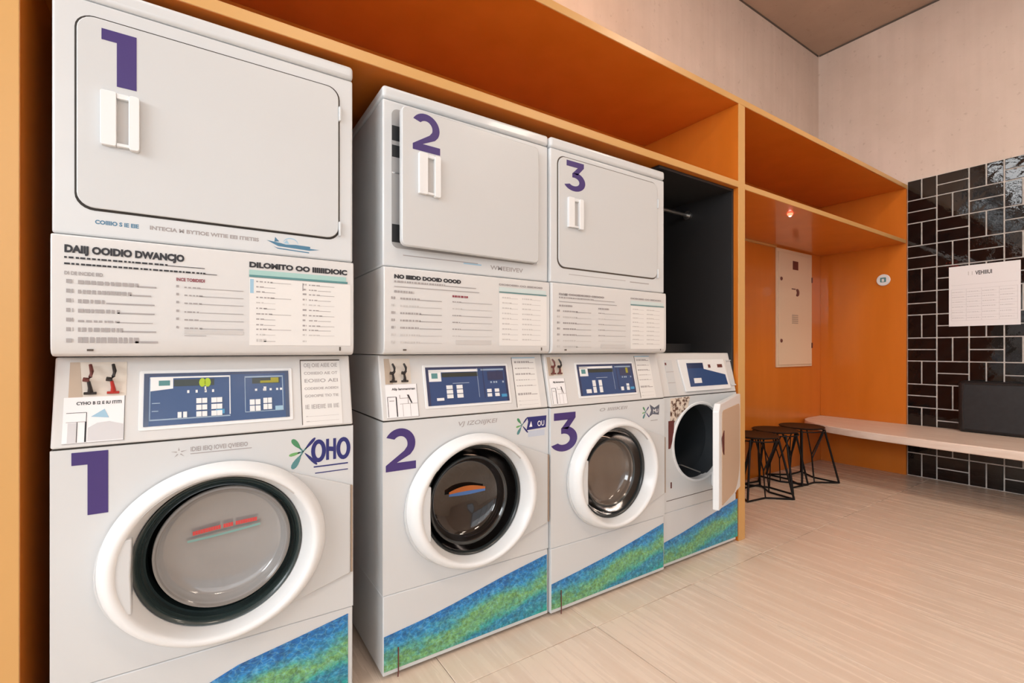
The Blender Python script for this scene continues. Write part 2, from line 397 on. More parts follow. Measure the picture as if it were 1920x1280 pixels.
def ceiling_panel(x, y, label):
    t = thing('ceiling_light_panel', label, 'ceiling light', (x, y, H), group='large white ceiling light panels')
    bm = bmesh.new(); a, b = .52, .50
    for q in ((-a, a, -b, -b+.03), (-a, a, b-.03, b), (-a, -a+.03, -b+.03, b-.03), (a-.03, a, -b+.03, b-.03)): box(bm, *q, -.05, -.0005)
    link_mesh('lamp_frame', bm, 'frame', t)
    bm = bmesh.new(); box(bm, -a+.03, a-.03, -b+.03, b-.03, -.035, -.001); link_mesh('diffuser', bm, 'lamp_white', t)
for x, l in ((-1.35, 'large white ceiling light panel above the first machines, nearest the corner'), (-2.55, 'large white ceiling light panel at the middle of the row'), (-3.75, 'large white ceiling light panel farthest from the tiled wall')):
    ceiling_panel(x, .10, l)

# ------------------------------------------------------------------ orange built-in cabinet
cab = thing('built_in_cabinet', 'orange laminate built-in cabinet with open shelves framing the laundry machines', 'cabinet', (1.9, .35, 0))
def cpart(name, boxes, m='orange', label=None, bevel=.0015):
    bm = bmesh.new()
    for b in boxes: box(bm, b[0]-1.9, b[1]-1.9, b[2]-.35, b[3]-.35, b[4], b[5])
    o = link_mesh(name, bm, m, cab, bevel=bevel, seg=1)
    if label: o['label'] = label
    return o
BK = .685
cpart('back_panel', [(-1.12, 4.695, BK, .7195, 0, 2.512)])
cpart('top_panel', [(-1.12, 4.695, .004, .7195, 2.512, 2.548)])
cpart('edge_strip', [(-1.12, 4.695, 0, .004, 2.512, 2.548)], 'orange_edge')
cpart('shelf', [(-.85, 2.072, .004, BK, 2.030, 2.066)])
cpart('shelf', [(2.138, 4.66, .004, BK, 2.030, 2.062)])
cpart('edge_strip', [(-.85, 2.072, 0, .004, 2.030, 2.066)], 'orange_edge')
cpart('edge_strip', [(2.138, 4.66, 0, .004, 2.030, 2.062)], 'orange_edge')
cpart('side_panel', [(-1.12, -.85, 0, BK, 0, 2.512)])
cpart('upright', [(2.072, 2.138, .004, BK, 0, 2.512)])
cpart('edge_strip', [(2.072, 2.138, 0, .004, 0, 2.512)], 'orange_edge')
cpart('edge_strip', [(-1.12, -.85, -.004, 0, 0, 2.512)], 'orange_edge')
cpart('side_panel', [(4.66, 4.695, 0, BK, 0, 2.512)])
cpart('liner', [(2.056, 2.0715, .03, BK, 0, 2.028), (1.42, 2.056, BK-.015, BK, 0, 2.028), (1.42, 2.056, .03, BK-.015, 2.014, 2.028)], 'blackliner', 'black inner lining of the bay above the last washer')
cpart('ledge', [(1.44, 2.055, .30, BK-.016, 1.085, 1.135)], 'blackliner', 'black ledge behind the last washer')
cpart('batten', [(2.14, 3.80, BK-.016, BK, 2.012, 2.0295)], 'orange_edge', 'thin pale batten under the shelf')
# hanging rail in the black bay
t = thing('hanging_rail', 'short chrome hanging rail fixed in the black bay above the last washer', 'rail', (1.75, .32, 1.94))
bm = bmesh.new(); tube(bm, [(-.32, 0, 0), (.290, 0, 0)], .012, 12); link_mesh('rail_tube', bm, 'steel', t, smooth=True)
bm = bmesh.new()
for k in (0,): tube(bm, [(.288, 0, 0), (.3055, 0, 0)], .026, 20)
link_mesh('rail_flange', bm, 'steel', t, smooth=True)
# LED tape lying on the cabinet top (hidden from below by the front edge)
t = thing('led_tape', 'warm led tape lying along the cabinet top, washing the concrete wall', 'light strip', (.0, .10, 2.549))
bm = bmesh.new(); box(bm, -.9, 1.7, -.008, .008, 0.0, .006); link_mesh('tape_diffuser', bm, 'led_warm', t)
bm = bmesh.new(); box(bm, -.9, 1.7, -.016, -.0085, 0.0, .016); box(bm, -.9, 1.7, .0085, .012, 0, .006); link_mesh('tape_profile', bm, 'steel', t)

# added glowing dome in place of a red light's reflection under the right shelf
t = thing('indicator_lamp', 'small glowing red and white indicator lamp under the right shelf', 'lamp', (2.86, .10, 2.030))
bm = bmesh.new(); lathez(bm, 0, 0, [(0, -.018), (.010, -.017), (.016, -.010), (.018, -.0005), (0, -.0005)], 20); link_mesh('lamp_base', bm, 'led_red', t, smooth=True)
bm = bmesh.new(); lathez(bm, 0, 0, [(0, -.024), (.006, -.022), (.009, -.0175), (0, -.0175)], 16); link_mesh('lamp_core', bm, 'led_white', t, smooth=True)

# ------------------------------------------------------------------ printed bits used by every machine
def rows(bm, F, x0, x1, z, h, mi, d, rnd, dash=.35):
    """one line of illegible small print: dashes with gaps then a rule"""
    x = x0; tail = x0+(x1-x0)*(1-dash)
    while x < tail:
        w = rnd.uniform(.004, .011); plate(bm, F, x, min(x+w, x1), z, z+h, d, d+.0003, mi); x += w+rnd.uniform(.0015, .004)
    plate(bm, F, tail, x1, z, z+h*.35, d, d+.0003, mi)
def console_label(F, X, W, kind, parent):
    """instruction print on the dryer's lower front; X left edge, W width"""
    rnd = random.Random(kind*11+3)
    bm = bmesh.new(); d = .0016
    xs = lambda u: X+u*W
    if kind == 1:
        text(bm, F, 'DAIIJ OOIDIO DWANCJO', xs(.035), 1.333, .0235, d, 0, .0013, width=.335*W)
        for z, w in ((1.318, .40), (1.303, .44)):
            rows(bm, F, xs(.035), xs(.035+w), z, .0042, 0, d, rnd, .3 if z > 1.31 else .1)
        text(bm, F, 'DI DE INCIDE IIID', xs(.035), 1.279, .0115, d, 1, .0004, width=.10*W)
        text(bm, F, 'INCE TOBIDIIDI', xs(.345), 1.281, .0115, d, 4, .0004, width=.09*W)
        zz = [1.259, 1.236, 1.213, 1.190, 1.167, 1.144, 1.117]
        for i, z in enumerate(zz):
            rows(bm, F, xs(.04), xs(.058), z, .009, 2, d, rnd, 0)
            rows(bm, F, xs(.07), xs((.285, .27, .28, .28, .275, .285, .29)[i]), z-.001, (.009, .009, .009, .009, .005, .010, .014)[i], 2, d, rnd, (.25, .3, .65, .5, .5, .45, .3)[i])
        for i, z in enumerate([1.264, 1.243, 1.222, 1.199, 1.178, 1.156]):
            rows(bm, F, xs(.345), xs(.353), z, .006, 1, d, rnd, 0)
            rows(bm, F, xs(.37), xs(.565), z-.001, .0035, 1, d, rnd, .75)
        plate(bm, F, xs(.37), xs(.565), 1.141, 1.152, d, d+.0002, 3); plate(bm, F, xs(.37), xs(.44), 1.136, 1.1375, d, d+.0002, 1)
        text(bm, F, 'DILOMITO OO IIIIIIDIOIC', xs(.585), 1.334, .020, d, 0, .0011, width=.385*W)
        plate(bm, F, xs(.585), xs(.965), 1.312, 1.326, d, d+.0002, 5); plate(bm, F, xs(.585), xs(.972), 1.306, 1.312, d, d+.0003, 6)
        plate(bm, F, xs(.585), xs(.985), 1.112, 1.304, d-.0003, d, 7)
        for i, z in enumerate([1.292, 1.277, 1.263, 1.247, 1.232, 1.216, 1.200, 1.185, 1.169, 1.156, 1.141, 1.122]):
            c = (1, 1, 1, 2, 3, 2, 1, 2, 1, 2, 3, 3)[i]
            rows(bm, F, xs(.61), xs(.68 if i % 3 else .74), z, .0035 if i < 11 else .008, c, d+.0002, rnd, .6)
            rows(bm, F, xs(.785), xs(.80), z, .005, c, d+.0002, rnd, 0)
            if i != 11: rows(bm, F, xs(.81), xs(.90 if i % 2 else .915), z, .0035, c, d+.0002, rnd, .6)
        plate(bm, F, xs(.588), xs(.601), 1.26, 1.30, d, d+.0003, 8); plate(bm, F, xs(.784), xs(.788), 1.275, 1.298, d, d+.0003, 1)
    else:
        f = .0 if kind == 2 else -.012
        text(bm, F, 'NO IIIIDD DOOID OOOD' if kind == 2 else 'DAIIJ OOOIDIOIIO OIOOO', xs(.05), 1.338+f, .017 if kind == 2 else .009, d, 0 if kind == 2 else 1, .0011, width=.36*W)
        rows(bm, F, xs(.05), xs(.50), 1.324+f, .006, 1, d, rnd, .4); plate(bm, F, xs(.05), xs(.52), 1.309+f, 1.311+f, d, d+.0003, 1)
        rows(bm, F, xs(.05), xs(.15), 1.290+f, .007, 1, d, rnd, 0); rows(bm, F, xs(.36), xs(.45), 1.287+f, .007, 4 if kind == 2 else 2, d, rnd, 0)
        for i in range(7):
            z = 1.268+f-i*.0245
            c = (2, 3, 2, 2, 2, 3, 3)[i]
            rows(bm, F, xs(.035), xs(.055), z, .008, c, d, rnd, 0)
            rows(bm, F, xs(.08), xs(.30), z, .006, c, d, rnd, .55)
            if i < 6: rows(bm, F, xs(.36), xs(.60), z+.001, .0035, c, d, rnd, .8)
        plate(bm, F, xs(.38), xs(.595), 1.118+f, 1.134+f, d, d+.0002, 3)
        text(bm, F, 'DIOIIOIIIID OO IIIIIDIOIO', xs(.645), 1.345+f, .009, d, 1, .0005, width=.30*W)
        plate(bm, F, xs(.645), xs(.97), 1.322+f, 1.338+f, d, d+.0002, 10); plate(bm, F, xs(.645), xs(.975), 1.317+f, 1.3205+f, d, d+.0003, 6)
        plate(bm, F, xs(.645), xs(.975), 1.115+f, 1.314+f, d-.0003, d, 7)
        for i in range(9):
            rows(bm, F, xs(.665), xs(.77), 1.296+f-i*.020, .005, 3, d+.0002, rnd, .5); rows(bm, F, xs(.80), xs(.93), 1.296+f-i*.020, .005, 3, d+.0002, rnd, .5)
    o = link_mesh('instruction_print', bm, ['black', 'grey', 'grey', 'lgrey', 'wine', 'teal', 'teald', 'sheet', 'lblue', 'mblue', 'paleteal'], parent)
    o['label'] = 'printed grey instructions with a teal headed table'
    return o
M['sheet'] = mat('pale_label_sheet', (.76, .755, .74), .45)
M['paleteal'] = mat('pale_teal_band', (.58, .68, .68), .5)

# digits
ONE = [(0, 1), (.50, 1), (.50, 0), (.215, 0), (.215, .80), (0, .80)]
def arc(cx, cz, r, a0, a1, n=14, ry=None):
    return [(cx+r*math.cos(math.radians(a0+(a1-a0)*i/n)), cz+(ry or r)*math.sin(math.radians(a0+(a1-a0)*i/n))) for i in range(n+1)]
def digit(bm, F, k, x0, z0, w, h, d, mi=0, slant=0):
    G = lambda a, dd, b: F(x0+a*w, dd, z0+b*h+slant*a*w)
    if k == 1: poly(bm, G, [(a*2, b) for a, b in ONE], d, d+.0005, mi); return
    if k == 2:
        out = arc(.47, .63, .49, 152, -28, 18, .37); inn = arc(.47, .62, .235, 140, -20, 18, .195)
        strip = [(out[i], inn[i]) for i in range(19)]
        # diagonal
        strip += [((.80, .36), (.60, .46)), ((.36, .19), (.02, .15))]
        for (a, b), (c, e) in zip(strip, strip[1:]): poly(bm, G, [a, c, e, b], d, d+.0005, mi)
        poly(bm, G, [(.02, 0), (.98, 0), (.98, .19), (.36, .19), (.02, .15)], d, d+.0005, mi)
    if k == 3:
        poly(bm, G, [(.06, 1), (.92, 1), (.92, .85), (.62, .81), (.06, .81)], d, d+.0005, mi)
        poly(bm, G, [(.92, .85), (.60, .56), (.38, .62), (.36, .60), (.62, .82)], d, d+.0005, mi)
        out = arc(.44, .32, .55, 68, -152, 20, .33); inn = arc(.42, .31, .27, 80, -140, 20, .145)
        strip = [((.56, .60), (.32, .60)), ((.62, .62), (.34, .44))]
        strip = [((.60, .62), (.34, .60)), ((.64, .625), (.34, .45)), ((.66, .62), (.44, .455))]
        strip += [(out[i], inn[i]) for i in range(21)]
        for (a, b), (c, e) in zip(strip, strip[1:]): poly(bm, G, [a, c, e, b], d, d+.0005, mi)

# ------------------------------------------------------------------ dryers
def dryer(num, x0, y0, W, top, label):
    D = .665
    t = thing('tumble_dryer', label, 'dryer', (x0+W/2, y0+D/2, 1.083), group='stacked white tumble dryers')
    ox, oy, oz = -W/2, -D/2, -1.083
    F = lambda x, d, z: (x+ox, -d+oy, z+oz)
    def B(bm, a, b, c, d, e, f, mi=0): box(bm, a+ox, b+ox, c+oy, d+oy, e+oz, f+oz, mi)
    bm = bmesh.new(); B(bm, 0, W, 0, D, 1.378, top-.045); link_mesh('body', bm, 'enamel', t, bevel=.006, seg=3)
    bm = bmesh.new(); B(bm, -.001, W+.001, -.004, D, top-.043, top); link_mesh('lid', bm, 'enamel', t, bevel=.012, seg=4)
    # lower front: console panel, bulging slightly with a rounded foot
    bm = bmesh.new()
    prof = [(.0, 1.376), (-.010, 1.374), (-.012, 1.36), (-.013, 1.13), (-.012, 1.10), (-.006, 1.089), (.004, 1.084), (.02, 1.083), (D, 1.083), (D, 1.376)]
    a = [bm.verts.new((ox, y+oy, z+oz)) for y, z in prof]; b = [bm.verts.new((W+ox, y+oy, z+oz)) for y, z in prof]
    bm.faces.new(a); bm.faces.new(b[::-1])
    for i in range(len(prof)): bm.faces.new([a[i], b[i], b[(i+1) % len(prof)], a[(i+1) % len(prof)]])
    link_mesh('lower_panel', bm, 'console', t, bevel=.003, seg=2)
    # door
    dx0, dx1, dz0, dz1 = (.045, .655, 1.447, 1.915) if num == 1 else (.047, .625, 1.444, 1.905) if num == 2 else (.04, .655, 1.444, 1.903)
    if num == 2:
        # ajar: rear recess shows at the left
        bm = bmesh.new(); poly(bm, F, rrect(.030, dx1+.003, dz0-.003, dz1+.002, .022), -.0005, .0008); o = link_mesh('door_recess', bm, 'recess', t); o['label'] = 'grey recess seen behind the door left ajar'
        for z, h, m_ in ((1.80, .05, 'hole'), (1.745, .04, 'hole'), (1.69, .004, 'chrome'), (1.46, .06, 'hole')):
            bm = bmesh.new(); plate(bm, F, .031, .07, z, z+h, .0008, .0016); link_mesh('recess_slot', bm, m_, t)
    else:
        bm = bmesh.new(); poly(bm, F, rrect(dx0-.0045, dx1+.0045, dz0-.0055, dz1+.0045, .037), -.0005, .0006); link_mesh('door_gap', bm, 'gap' if num == 1 else 'line', t)
    bm = bmesh.new()
    dw = dx1-dx0
    Q = lambda x, d, z: (x-dw, -d, z)                     # door is modelled from its hinge side (right)
    poly(bm, Q, rrect(0, dw, dz0+oz, dz1+oz, .035 if num != 2 else .02), .0 if num != 2 else .002, .0055 if num != 2 else .024)
    door = link_mesh('door', bm, 'enamel2', t, bevel=.0035 if num == 2 else .002, seg=2)
    door.location = (dx1+ox, oy-.0008, 0)
    if num == 2: door.rotation_euler = (0, 0, math.radians(2.2))
    dd = .0055 if num != 2 else .024
    # handle: a moulded frame with a finger pocket
    hx0, hx1, hz0, hz1 = {1: (.090, .166, 1.604, 1.738), 2: (.104, .182, 1.622, 1.760), 3: (.085, .165, 1.612, 1.738)}[num]
    hx0 -= dx0; hx1 -= dx0
    bm = bmesh.new(); hw = hx1-hx0
    poly(bm, Q, rrect(hx0, hx0+hw*.40, hz0+oz, hz1+oz, .004, 3), dd, dd+.013)
    poly(bm, Q, rrect(hx0+hw*.72, hx1, hz0+oz-.004, hz1+oz-.002, .006, 3), dd, dd+.016)
    plate(bm, Q, hx0+hw*.4005, hx0+hw*.7195, hz1+oz-.014, hz1+oz-.0015, dd, dd+.011); plate(bm, Q, hx0+hw*.4005, hx0+hw*.7195, hz0+oz+.0012, hz0+oz+.009, dd, dd+.011)
    h = link_mesh('handle', bm, 'plastic', door, bevel=.002, seg=2)
    bm = bmesh.new(); plate(bm, Q, hx0+hw*.40, hx0+hw*.74, hz0+oz+.006, hz1+oz-.010, dd, dd+.0015); link_mesh('finger_pocket', bm, 'pocket', door)
    bm = bmesh.new()
    if num == 1: digit(bm, Q, 1, .046, 1.757+oz, .068, .136, dd+.0002)
    elif num == 2: digit(bm, Q, 2, .036, 1.768+oz, .105, .128, dd+.0002)
    else: digit(bm, Q, 3, .035, 1.770+oz, .112, .124, dd+.0002)
    o = link_mesh('number_decal', bm, 'purple', door); o['label'] = 'purple vinyl number %d' % num
    for z in ((1.86, 1.50) if num == 1 else (1.83, 1.49)):
        bm = bmesh.new(); plate(bm, F, dx1+.000, dx1+.008, z-.045, z, 0, .011)
        link_mesh('hinge', bm, 'enamel', t, bevel=.002, seg=1)
    # front print line below the door
    bm = bmesh.new()
    if num == 1:
        text(bm, F, 'COIIIIO S IE EIE', .078, 1.410, .0135, .0003, 1, .0006, width=.085); link_mesh('slogan_print', bm, ['lblue', 'mbluep', 'grey'], t); bm = bmesh.new()
        text(bm, F, 'INTECIA M BYTIOE WITIE EEI ITIETIIS', .185, 1.411, .0135, .0003, 2, .0006, width=.25)
        link_mesh('slogan_print', bm, ['lblue', 'mbluep', 'grey'], t); bm = bmesh.new()
        # boat drawing
        x, z = .455, 1.392
        poly(bm, F, [(x, z+.026), (x+.030, z+.012), (x+.115, z+.008), (x+.145, z+.013), (x+.118, z+.014), (x+.118, z+.020), (x+.078, z+.021), (x+.05, z+.019), (x+.035, z+.022)], 0, .0005, 1)
        poly(bm, F, [(x+.020, z+.024), (x+.022, z+.038), (x+.033, z+.026)], 0, .0005, 1)
        poly(bm, F, [(x+.018, z+.010), (x+.03, z+.004), (x+.115, z+.0), (x+.115, z+.003), (x+.03, z+.007)], 0, .0005, 1)
        pts = arc(x+.064, z+.024, .020, 170, 0, 12, .016)
        for (p, q) in zip(pts, pts[1:]): poly(bm, F, [p, q, (q[0], q[1]-.003), (p[0], p[1]-.003)], 0, .0005, 0)
        poly(bm, F, [(x+.045, z+.022), (x+.053, z+.033), (x+.060, z+.022)], 0, .0005, 0)
    elif num == 2:
        plate(bm, F, .07, .36, 1.418, 1.421, 0, .0005, 2); plate(bm, F, .30, .375, 1.413, 1.418, 0, .0005, 0)
        text(bm, F, 'WMEEIIVEV', .415, 1.404, .022, .0003, 2, .0006, width=.15)
    else:
        plate(bm, F, .10, .44, 1.416, 1.418, 0, .0005, 2); plate(bm, F, .47, .60, 1.412, 1.416, 0, .0005, 2)
    o = link_mesh('slogan_print', bm, ['lblue', 'mbluep', 'grey'], t)
    F2 = lambda x, d, z: (x+ox, -.012-d+oy, z+oz)
    console_label(F2, 0, W, num, t)
    # screw marks at the foot
    for x in (.065, W-.045):
        bm = bmesh.new(); plate(bm, F2, x, x+.012 if x < .1 else x+.005, 1.096, 1.101 if x < .1 else 1.108, .0006, .0012)
        link_mesh('screw', bm, 'line', t)
    return t
M['pocket'] = mat('pocket_grey', (.50, .48, .46), .5)
M['recess'] = mat('recess_grey', (.34, .34, .34), .5)
M['mbluep'] = mat('steel_blue_print', (.07, .20, .32), .5)
dryer(1, -.797, 0, .700, 2.000, 'white tumble dryer with closed door and purple number 1, nearest the camera')
dryer(2, 0.000, 0, .690, 1.978, 'white tumble dryer with door left ajar and purple number 2')
dryer(3, 0.6925, -.012, .712, 1.975, 'white tumble dryer with purple number 3, beside the black empty bay')

# ------------------------------------------------------------------ washers
def washer(num, x0, y0, W, label):
    D = .665
    t = thing('washing_machine', label, 'washing machine', (x0+W/2, y0+D/2, 0), group='white front loading washing machines')
    ox, oy = -W/2, -D/2
    F = lambda x, d, z: (x+ox, -d+oy, z)
    G = lambda x, d, z: (x+ox, .050*(z-.862)/.218-.0-d+oy, z)      # sloped console
    CX, CZ = W/2-.002, .547
    H1 = 1.0815
    # lower body with a front panel, sides; the round hole is real on the machine whose door is open
    bm = bmesh.new()
    box(bm, ox, ox+.012, oy+.012, D+oy, .283, .858); box(bm, W+ox-.012, W+ox, oy+.012, D+oy, .283, .858)
    box(bm, ox+.012, W+ox-.012, D+oy-.012, D+oy, .283, .858); box(bm, ox+.012, W+ox-.012, oy+.012, D+oy-.012, .283, .295); box(bm, ox+.012, W+ox-.012, oy+.012, D+oy-.012, .846, .858)
    link_mesh('body', bm, 'enamel', t)
    if num == 4: hx, hz, hr, hrx = W/2-.02+ox, .612, .205, .222
    else: hx, hz, hr, hrx = CX+ox, CZ, .199, .199
    bm = bmesh.new(); n = 96; per = []
    for i in range(n):
        a = 2*PI*i/n; c, s = math.cos(a), math.sin(a)
        k = min(((W+ox-hx) if c > 0 else (hx-ox))/abs(c) if abs(c) > 1e-6 else 9, ((.858-hz) if s > 0 else (hz-.283))/abs(s) if abs(s) > 1e-6 else 9)
        per.append((hx+c*k, hz+s*k))
    for q, cr in enumerate(((ox, .283), (W+ox, .283), (W+ox, .858), (ox, .858))):       # true corners
        j = min(range(n), key=lambda i: (per[i][0]-cr[0])**2+(per[i][1]-cr[1])**2); per[j] = cr
    for y in (oy, oy+.012):
        A = [bm.verts.new((p[0], y, p[1])) for p in per]; Bv = [bm.verts.new((hx+hrx*math.cos(2*PI*i/n), y, hz+hr*math.sin(2*PI*i/n))) for i in range(n)]
        for i in range(n): bm.faces.new([A[i], A[(i+1) % n], Bv[(i+1) % n], Bv[i]])
        if y == oy: A0, B0 = A, Bv
        else:
            for i in range(n):
                bm.faces.new([A0[i], A[i], A[(i+1) % n], A0[(i+1) % n]]); bm.faces.new([B0[i], B0[(i+1) % n], Bv[(i+1) % n], Bv[i]])
    link_mesh('front_panel', bm, 'enamel', t, smooth=True, angle=.5)
    if num == 4:
        bm = bmesh.new(); lathe(bm, hx, hz, [(.205, oy+.006), (.212, oy+.002), (.208, oy-.006), (.198, oy-.004), (.196, oy+.03)], 64, sx=1.08); link_mesh('opening_rim', bm, 'plastic', t, smooth=True)
        bm = bmesh.new(); lathe(bm, hx, hz, [(.198, oy+.012), (.19, oy+.10), (.235, oy+.13), (.235, oy+.46), (0, oy+.48)], 64, sx=1.05); link_mesh('drum', bm, 'drum', t, smooth=True)
        bm = bmesh.new(); tube(bm, [(hx-.21, oy+.01, hz-.10), (hx-.05, oy+.08, hz-.135), (hx+.05, oy+.03, hz-.178)], .0035); link_mesh('wire', bm, 'steel', t, smooth=True)
        # corroded patch upper left and dark latch slot
        bm = bmesh.new(); poly(bm, F, [(.06, .852), (.22, .856), (.20, .80), (.14, .77), (.08, .72), (.06, .72)], 0, .0008); link_mesh('rust_patch', bm, 'scuff', t)
        bm = bmesh.new(); poly(bm, F, [(.045, .74), (.09, .74), (.085, .66), (.06, .60), (.045, .60)], 0, .0012); plate(bm, F, .062, .07, .40, .43, 0, .002); link_mesh('latch_slot', bm, 'brown_pl', t)
        bm = bmesh.new(); poly(bm, F, rrect(.40, .475, .352, .445, .02), 0, .02); link_mesh('hinge_block', bm, 'plastic', t, bevel=.006)
        bm = bmesh.new(); plate(bm, F, .03, .50, .338, .341, 0, .0008); link_mesh('seam', bm, 'line', t)
    # seam line under the console
    for z_ in ((.8575, .8625), (.2805, .2835)):
        bm = bmesh.new(); box(bm, ox+.004, W+ox-.004, oy+.004, D+oy-.014, *z_); link_mesh('seam', bm, 'gap', t)
    # console: sloped wedge
    bm = bmesh.new()
    prof = [(.000, .862), (.050, H1-.001), (D, H1-.001), (D, .862)]
    a = [bm.verts.new((ox, y+oy, z)) for y, z in prof]; b = [bm.verts.new((W+ox, y+oy, z)) for y, z in prof]
    bm.faces.new(a); bm.faces.new(b[::-1])
    for i in range(4): bm.faces.new([a[i], b[i], b[(i+1) % 4], a[(i+1) % 4]])
    con = link_mesh('console', bm, 'console', t, bevel=.005, seg=3)
    # kick panel
    bm = bmesh.new(); box(bm, ox+.001, W+ox-.001, oy+.001, D+oy, .014, .281); link_mesh('kick_panel', bm, 'enamel', t, bevel=.004, seg=2)
    for fx in (.05, W-.05):
        for fy in (.05, D-.05):
            bm = bmesh.new(); lathez(bm, fx+ox, fy+oy, [(0, 0), (.022, 0), (.022, .006), (.010, .009), (.010, .016), (0, .016)], 16); link_mesh('foot', bm, 'blackpl', t, smooth=True)
    # sea vinyl
    curve = {1: [(.004, .115), (.15, .143), (.31, .205-.022), (.386, .210), (.52, .232), (.688, .262)],
             2: [(.004, .146), (.156, .164), (.259, .182), (.463, .223), (.684, .259)],
             3: [(.004, .135), (.15, .152), (.32, .175), (.52, .210), (.704, .245)],
             4: [(.004, .135), (.15, .155), (.35, .192), (.52, .222), (.655, .246)]}[num]
    bm = bmesh.new(); poly(bm, F, curve+[(curve[-1][0], .030), (.004, .030)], -.001, .0008)
    link_mesh('sea_graphic', bm, 'vinyl', t)['label'] = 'blue and green printed vinyl with a rising upper edge'
    if num in (2, 3):
        bm = bmesh.new(); tube(bm, [(.052+ox, oy-.004, .10), (.052+ox, oy-.005, .02), (.050+ox, oy-.006, .0035)], .0022, 6); link_mesh('cord', bm, 'brown_pl', t, smooth=True)
    # ---- console fittings
    if num != 4:
        px0, px1, pz0, pz1 = {1: (.174, .520, .900, 1.036), 2: (.165, .505, .901, 1.036), 3: (.170, .515, .899, 1.034)}[num]
        k = (px1-px0)/.346
        bm = bmesh.new(); poly(bm, G, rrect(px0-.010, px1+.010, pz0-.010, pz1+.008, .004, 3), -.001, .003); link_mesh('display_frame', bm, 'plastic', con, bevel=.001, seg=1)
        bm = bmesh.new(); plate(bm, G, px0, px1, pz0, pz1, .002, .0045); disp = link_mesh('display_panel', bm, 'screenblue', con)
        U = lambda u: px0+u*(px1-px0); V = lambda v: pz0+v*(pz1-pz0)
        bm = bmesh.new(); d = .0046
        def R(u0, u1, v0, v1, mi, e=.0004): plate(bm, G, U(u0), U(u1), V(v0), V(v1), d-.0005, d+e, mi)
        R(0, 1, .95, 1, 3); R(0, .03, 0, 1, 3, .0003); R(.97, 1, 0, 1, 3, .0003)
        if num == 1:
            for a_, b_ in (((.035, .56, .90, .93), 0), ((.035, .04, .10, .93), 1), ((.555, .562, .14, .93), 0), ((.035, .56, .10, .125), 1), ((.665, .67, .15, .90), 1), ((.665, .955, .15, .165), 1), ((.665, .955, .87, .90), 1), ((.948, .955, .15, .90), 1)): R(*a_, b_)
            poly(bm, G, [(U(.04), V(.66)), (U(.18), V(.70)), (U(.18), V(.92)), (U(.04), V(.92))], d, d+.0005, 0)
            R(.09, .16, .76, .86, 4, .0008); R(.185, .45, .74, .87, 5); R(.72, .93, .74, .86, 5)
            for u in (.37, .405): poly(bm, G, [(U(u+.022*math.cos(a)), V(.80+.09*math.sin(a))) for a in [i*PI/5 for i in range(10)]], d, d+.001, 6)  # lime blobs: reflections on the display painted as flat colour
            R(.86, .92, .75, .86, 7, .0012); R(.78, .86, .75, .80, 8, .001)  # yellow patches are painted reflections too
            for u in (.27, .325, .385, .435): R(u, u+.014, .60, .655, 0)
            R(.385, .395, .62, .72, 0)
            for u in (.74, .80, .85, .90, .93): R(u, u+.016, .585, .63, 0)
            R(.805, .825, .58, .67, 0)
            R(.46, .52, .16, .25, 9, .002); R(.89, .95, .16, .25, 10, .002)
            R(.05, .10, .42, .435, 1); R(.05, .09, .27, .285, 1)
        else:
            R(.03, .62, .86, .93, 0); R(.03, .17, .62, .92, 0); R(.06, .13, .70, .84, 4, .0008)
            R(.18, .62, .73, .84, 5); R(.66, .96, .88, .92, 1); R(.61, .615, .15, .95, 1); R(.68, .69, .12, .95, 3)
            R(.74, .95, .60, .85, 3); R(.86, .90, .68, .86, 7 if num == 3 else 3, .001); R(.30, .50, .55, .565, 1)  # the yellow patch is a reflection painted on the display
            for u in (.77, .81, .84, .93): R(u, u+.02, .52, .57, 1)
            R(.90, .97, .12, .20, 9, .002)
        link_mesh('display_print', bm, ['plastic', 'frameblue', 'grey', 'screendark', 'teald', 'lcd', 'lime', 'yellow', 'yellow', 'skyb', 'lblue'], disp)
        btn = {1: [(.21, .235, .13, .24), (.245, .27, .13, .24)]+[(a, a+.034, z, z+.10) for a in (.33, .368) for z in (.13, .26, .39)]+[(a, a+.036, z, z+.10) for a in (.43, .468) for z in (.13, .26, .39)]+[(a, a+.036, z, z+.11) for a in (.70, .742) for z in (.17, .30)]+[(a, a+.030, z, z+.11) for a in (.80, .834) for z in (.19, .32)],
               2: [(a, a+.07, z, z+.10) for a in (.22, .34) for z in (.17, .29, .41)]+[(a, a+.055, z, z+.09) for a in (.715, .815) for z in (.15, .27)]+[(.10, .18, .12, .19)],
               3: [(a, a+.05, z, z+.19) for a in (.22, .33) for z in (.08, .29)]+[(a, a+.045, z, z+.12) for a in (.72, .83) for z in (.10,)]+[(.83, .875, .24, .32), (.10, .18, .08, .20)]}[num]
        for (u0, u1, v0, v1) in btn:
            bm = bmesh.new(); plate(bm, G, U(u0), U(u1), V(v0), V(v1), .0044, .0075); link_mesh('button', bm, 'plastic', disp)
        # payment pocket with two lever switches
        bx0, bx1, bz0 = {1: (.028, .138, .982), 2: (.018, .110, .982), 3: (.012, .090, .990)}[num]
        bm = bmesh.new(); plate(bm, G, bx0, bx1, bz0, 1.068, .0, .0012, 0)
        poly(bm, G, [(bx0, bz0), (bx0+.026, bz0), (bx0+.018, 1.068), (bx0, 1.068)], .001, .0018, 1)
        link_mesh('switch_plate', bm, ['cream', 'pocketbrown'], con)
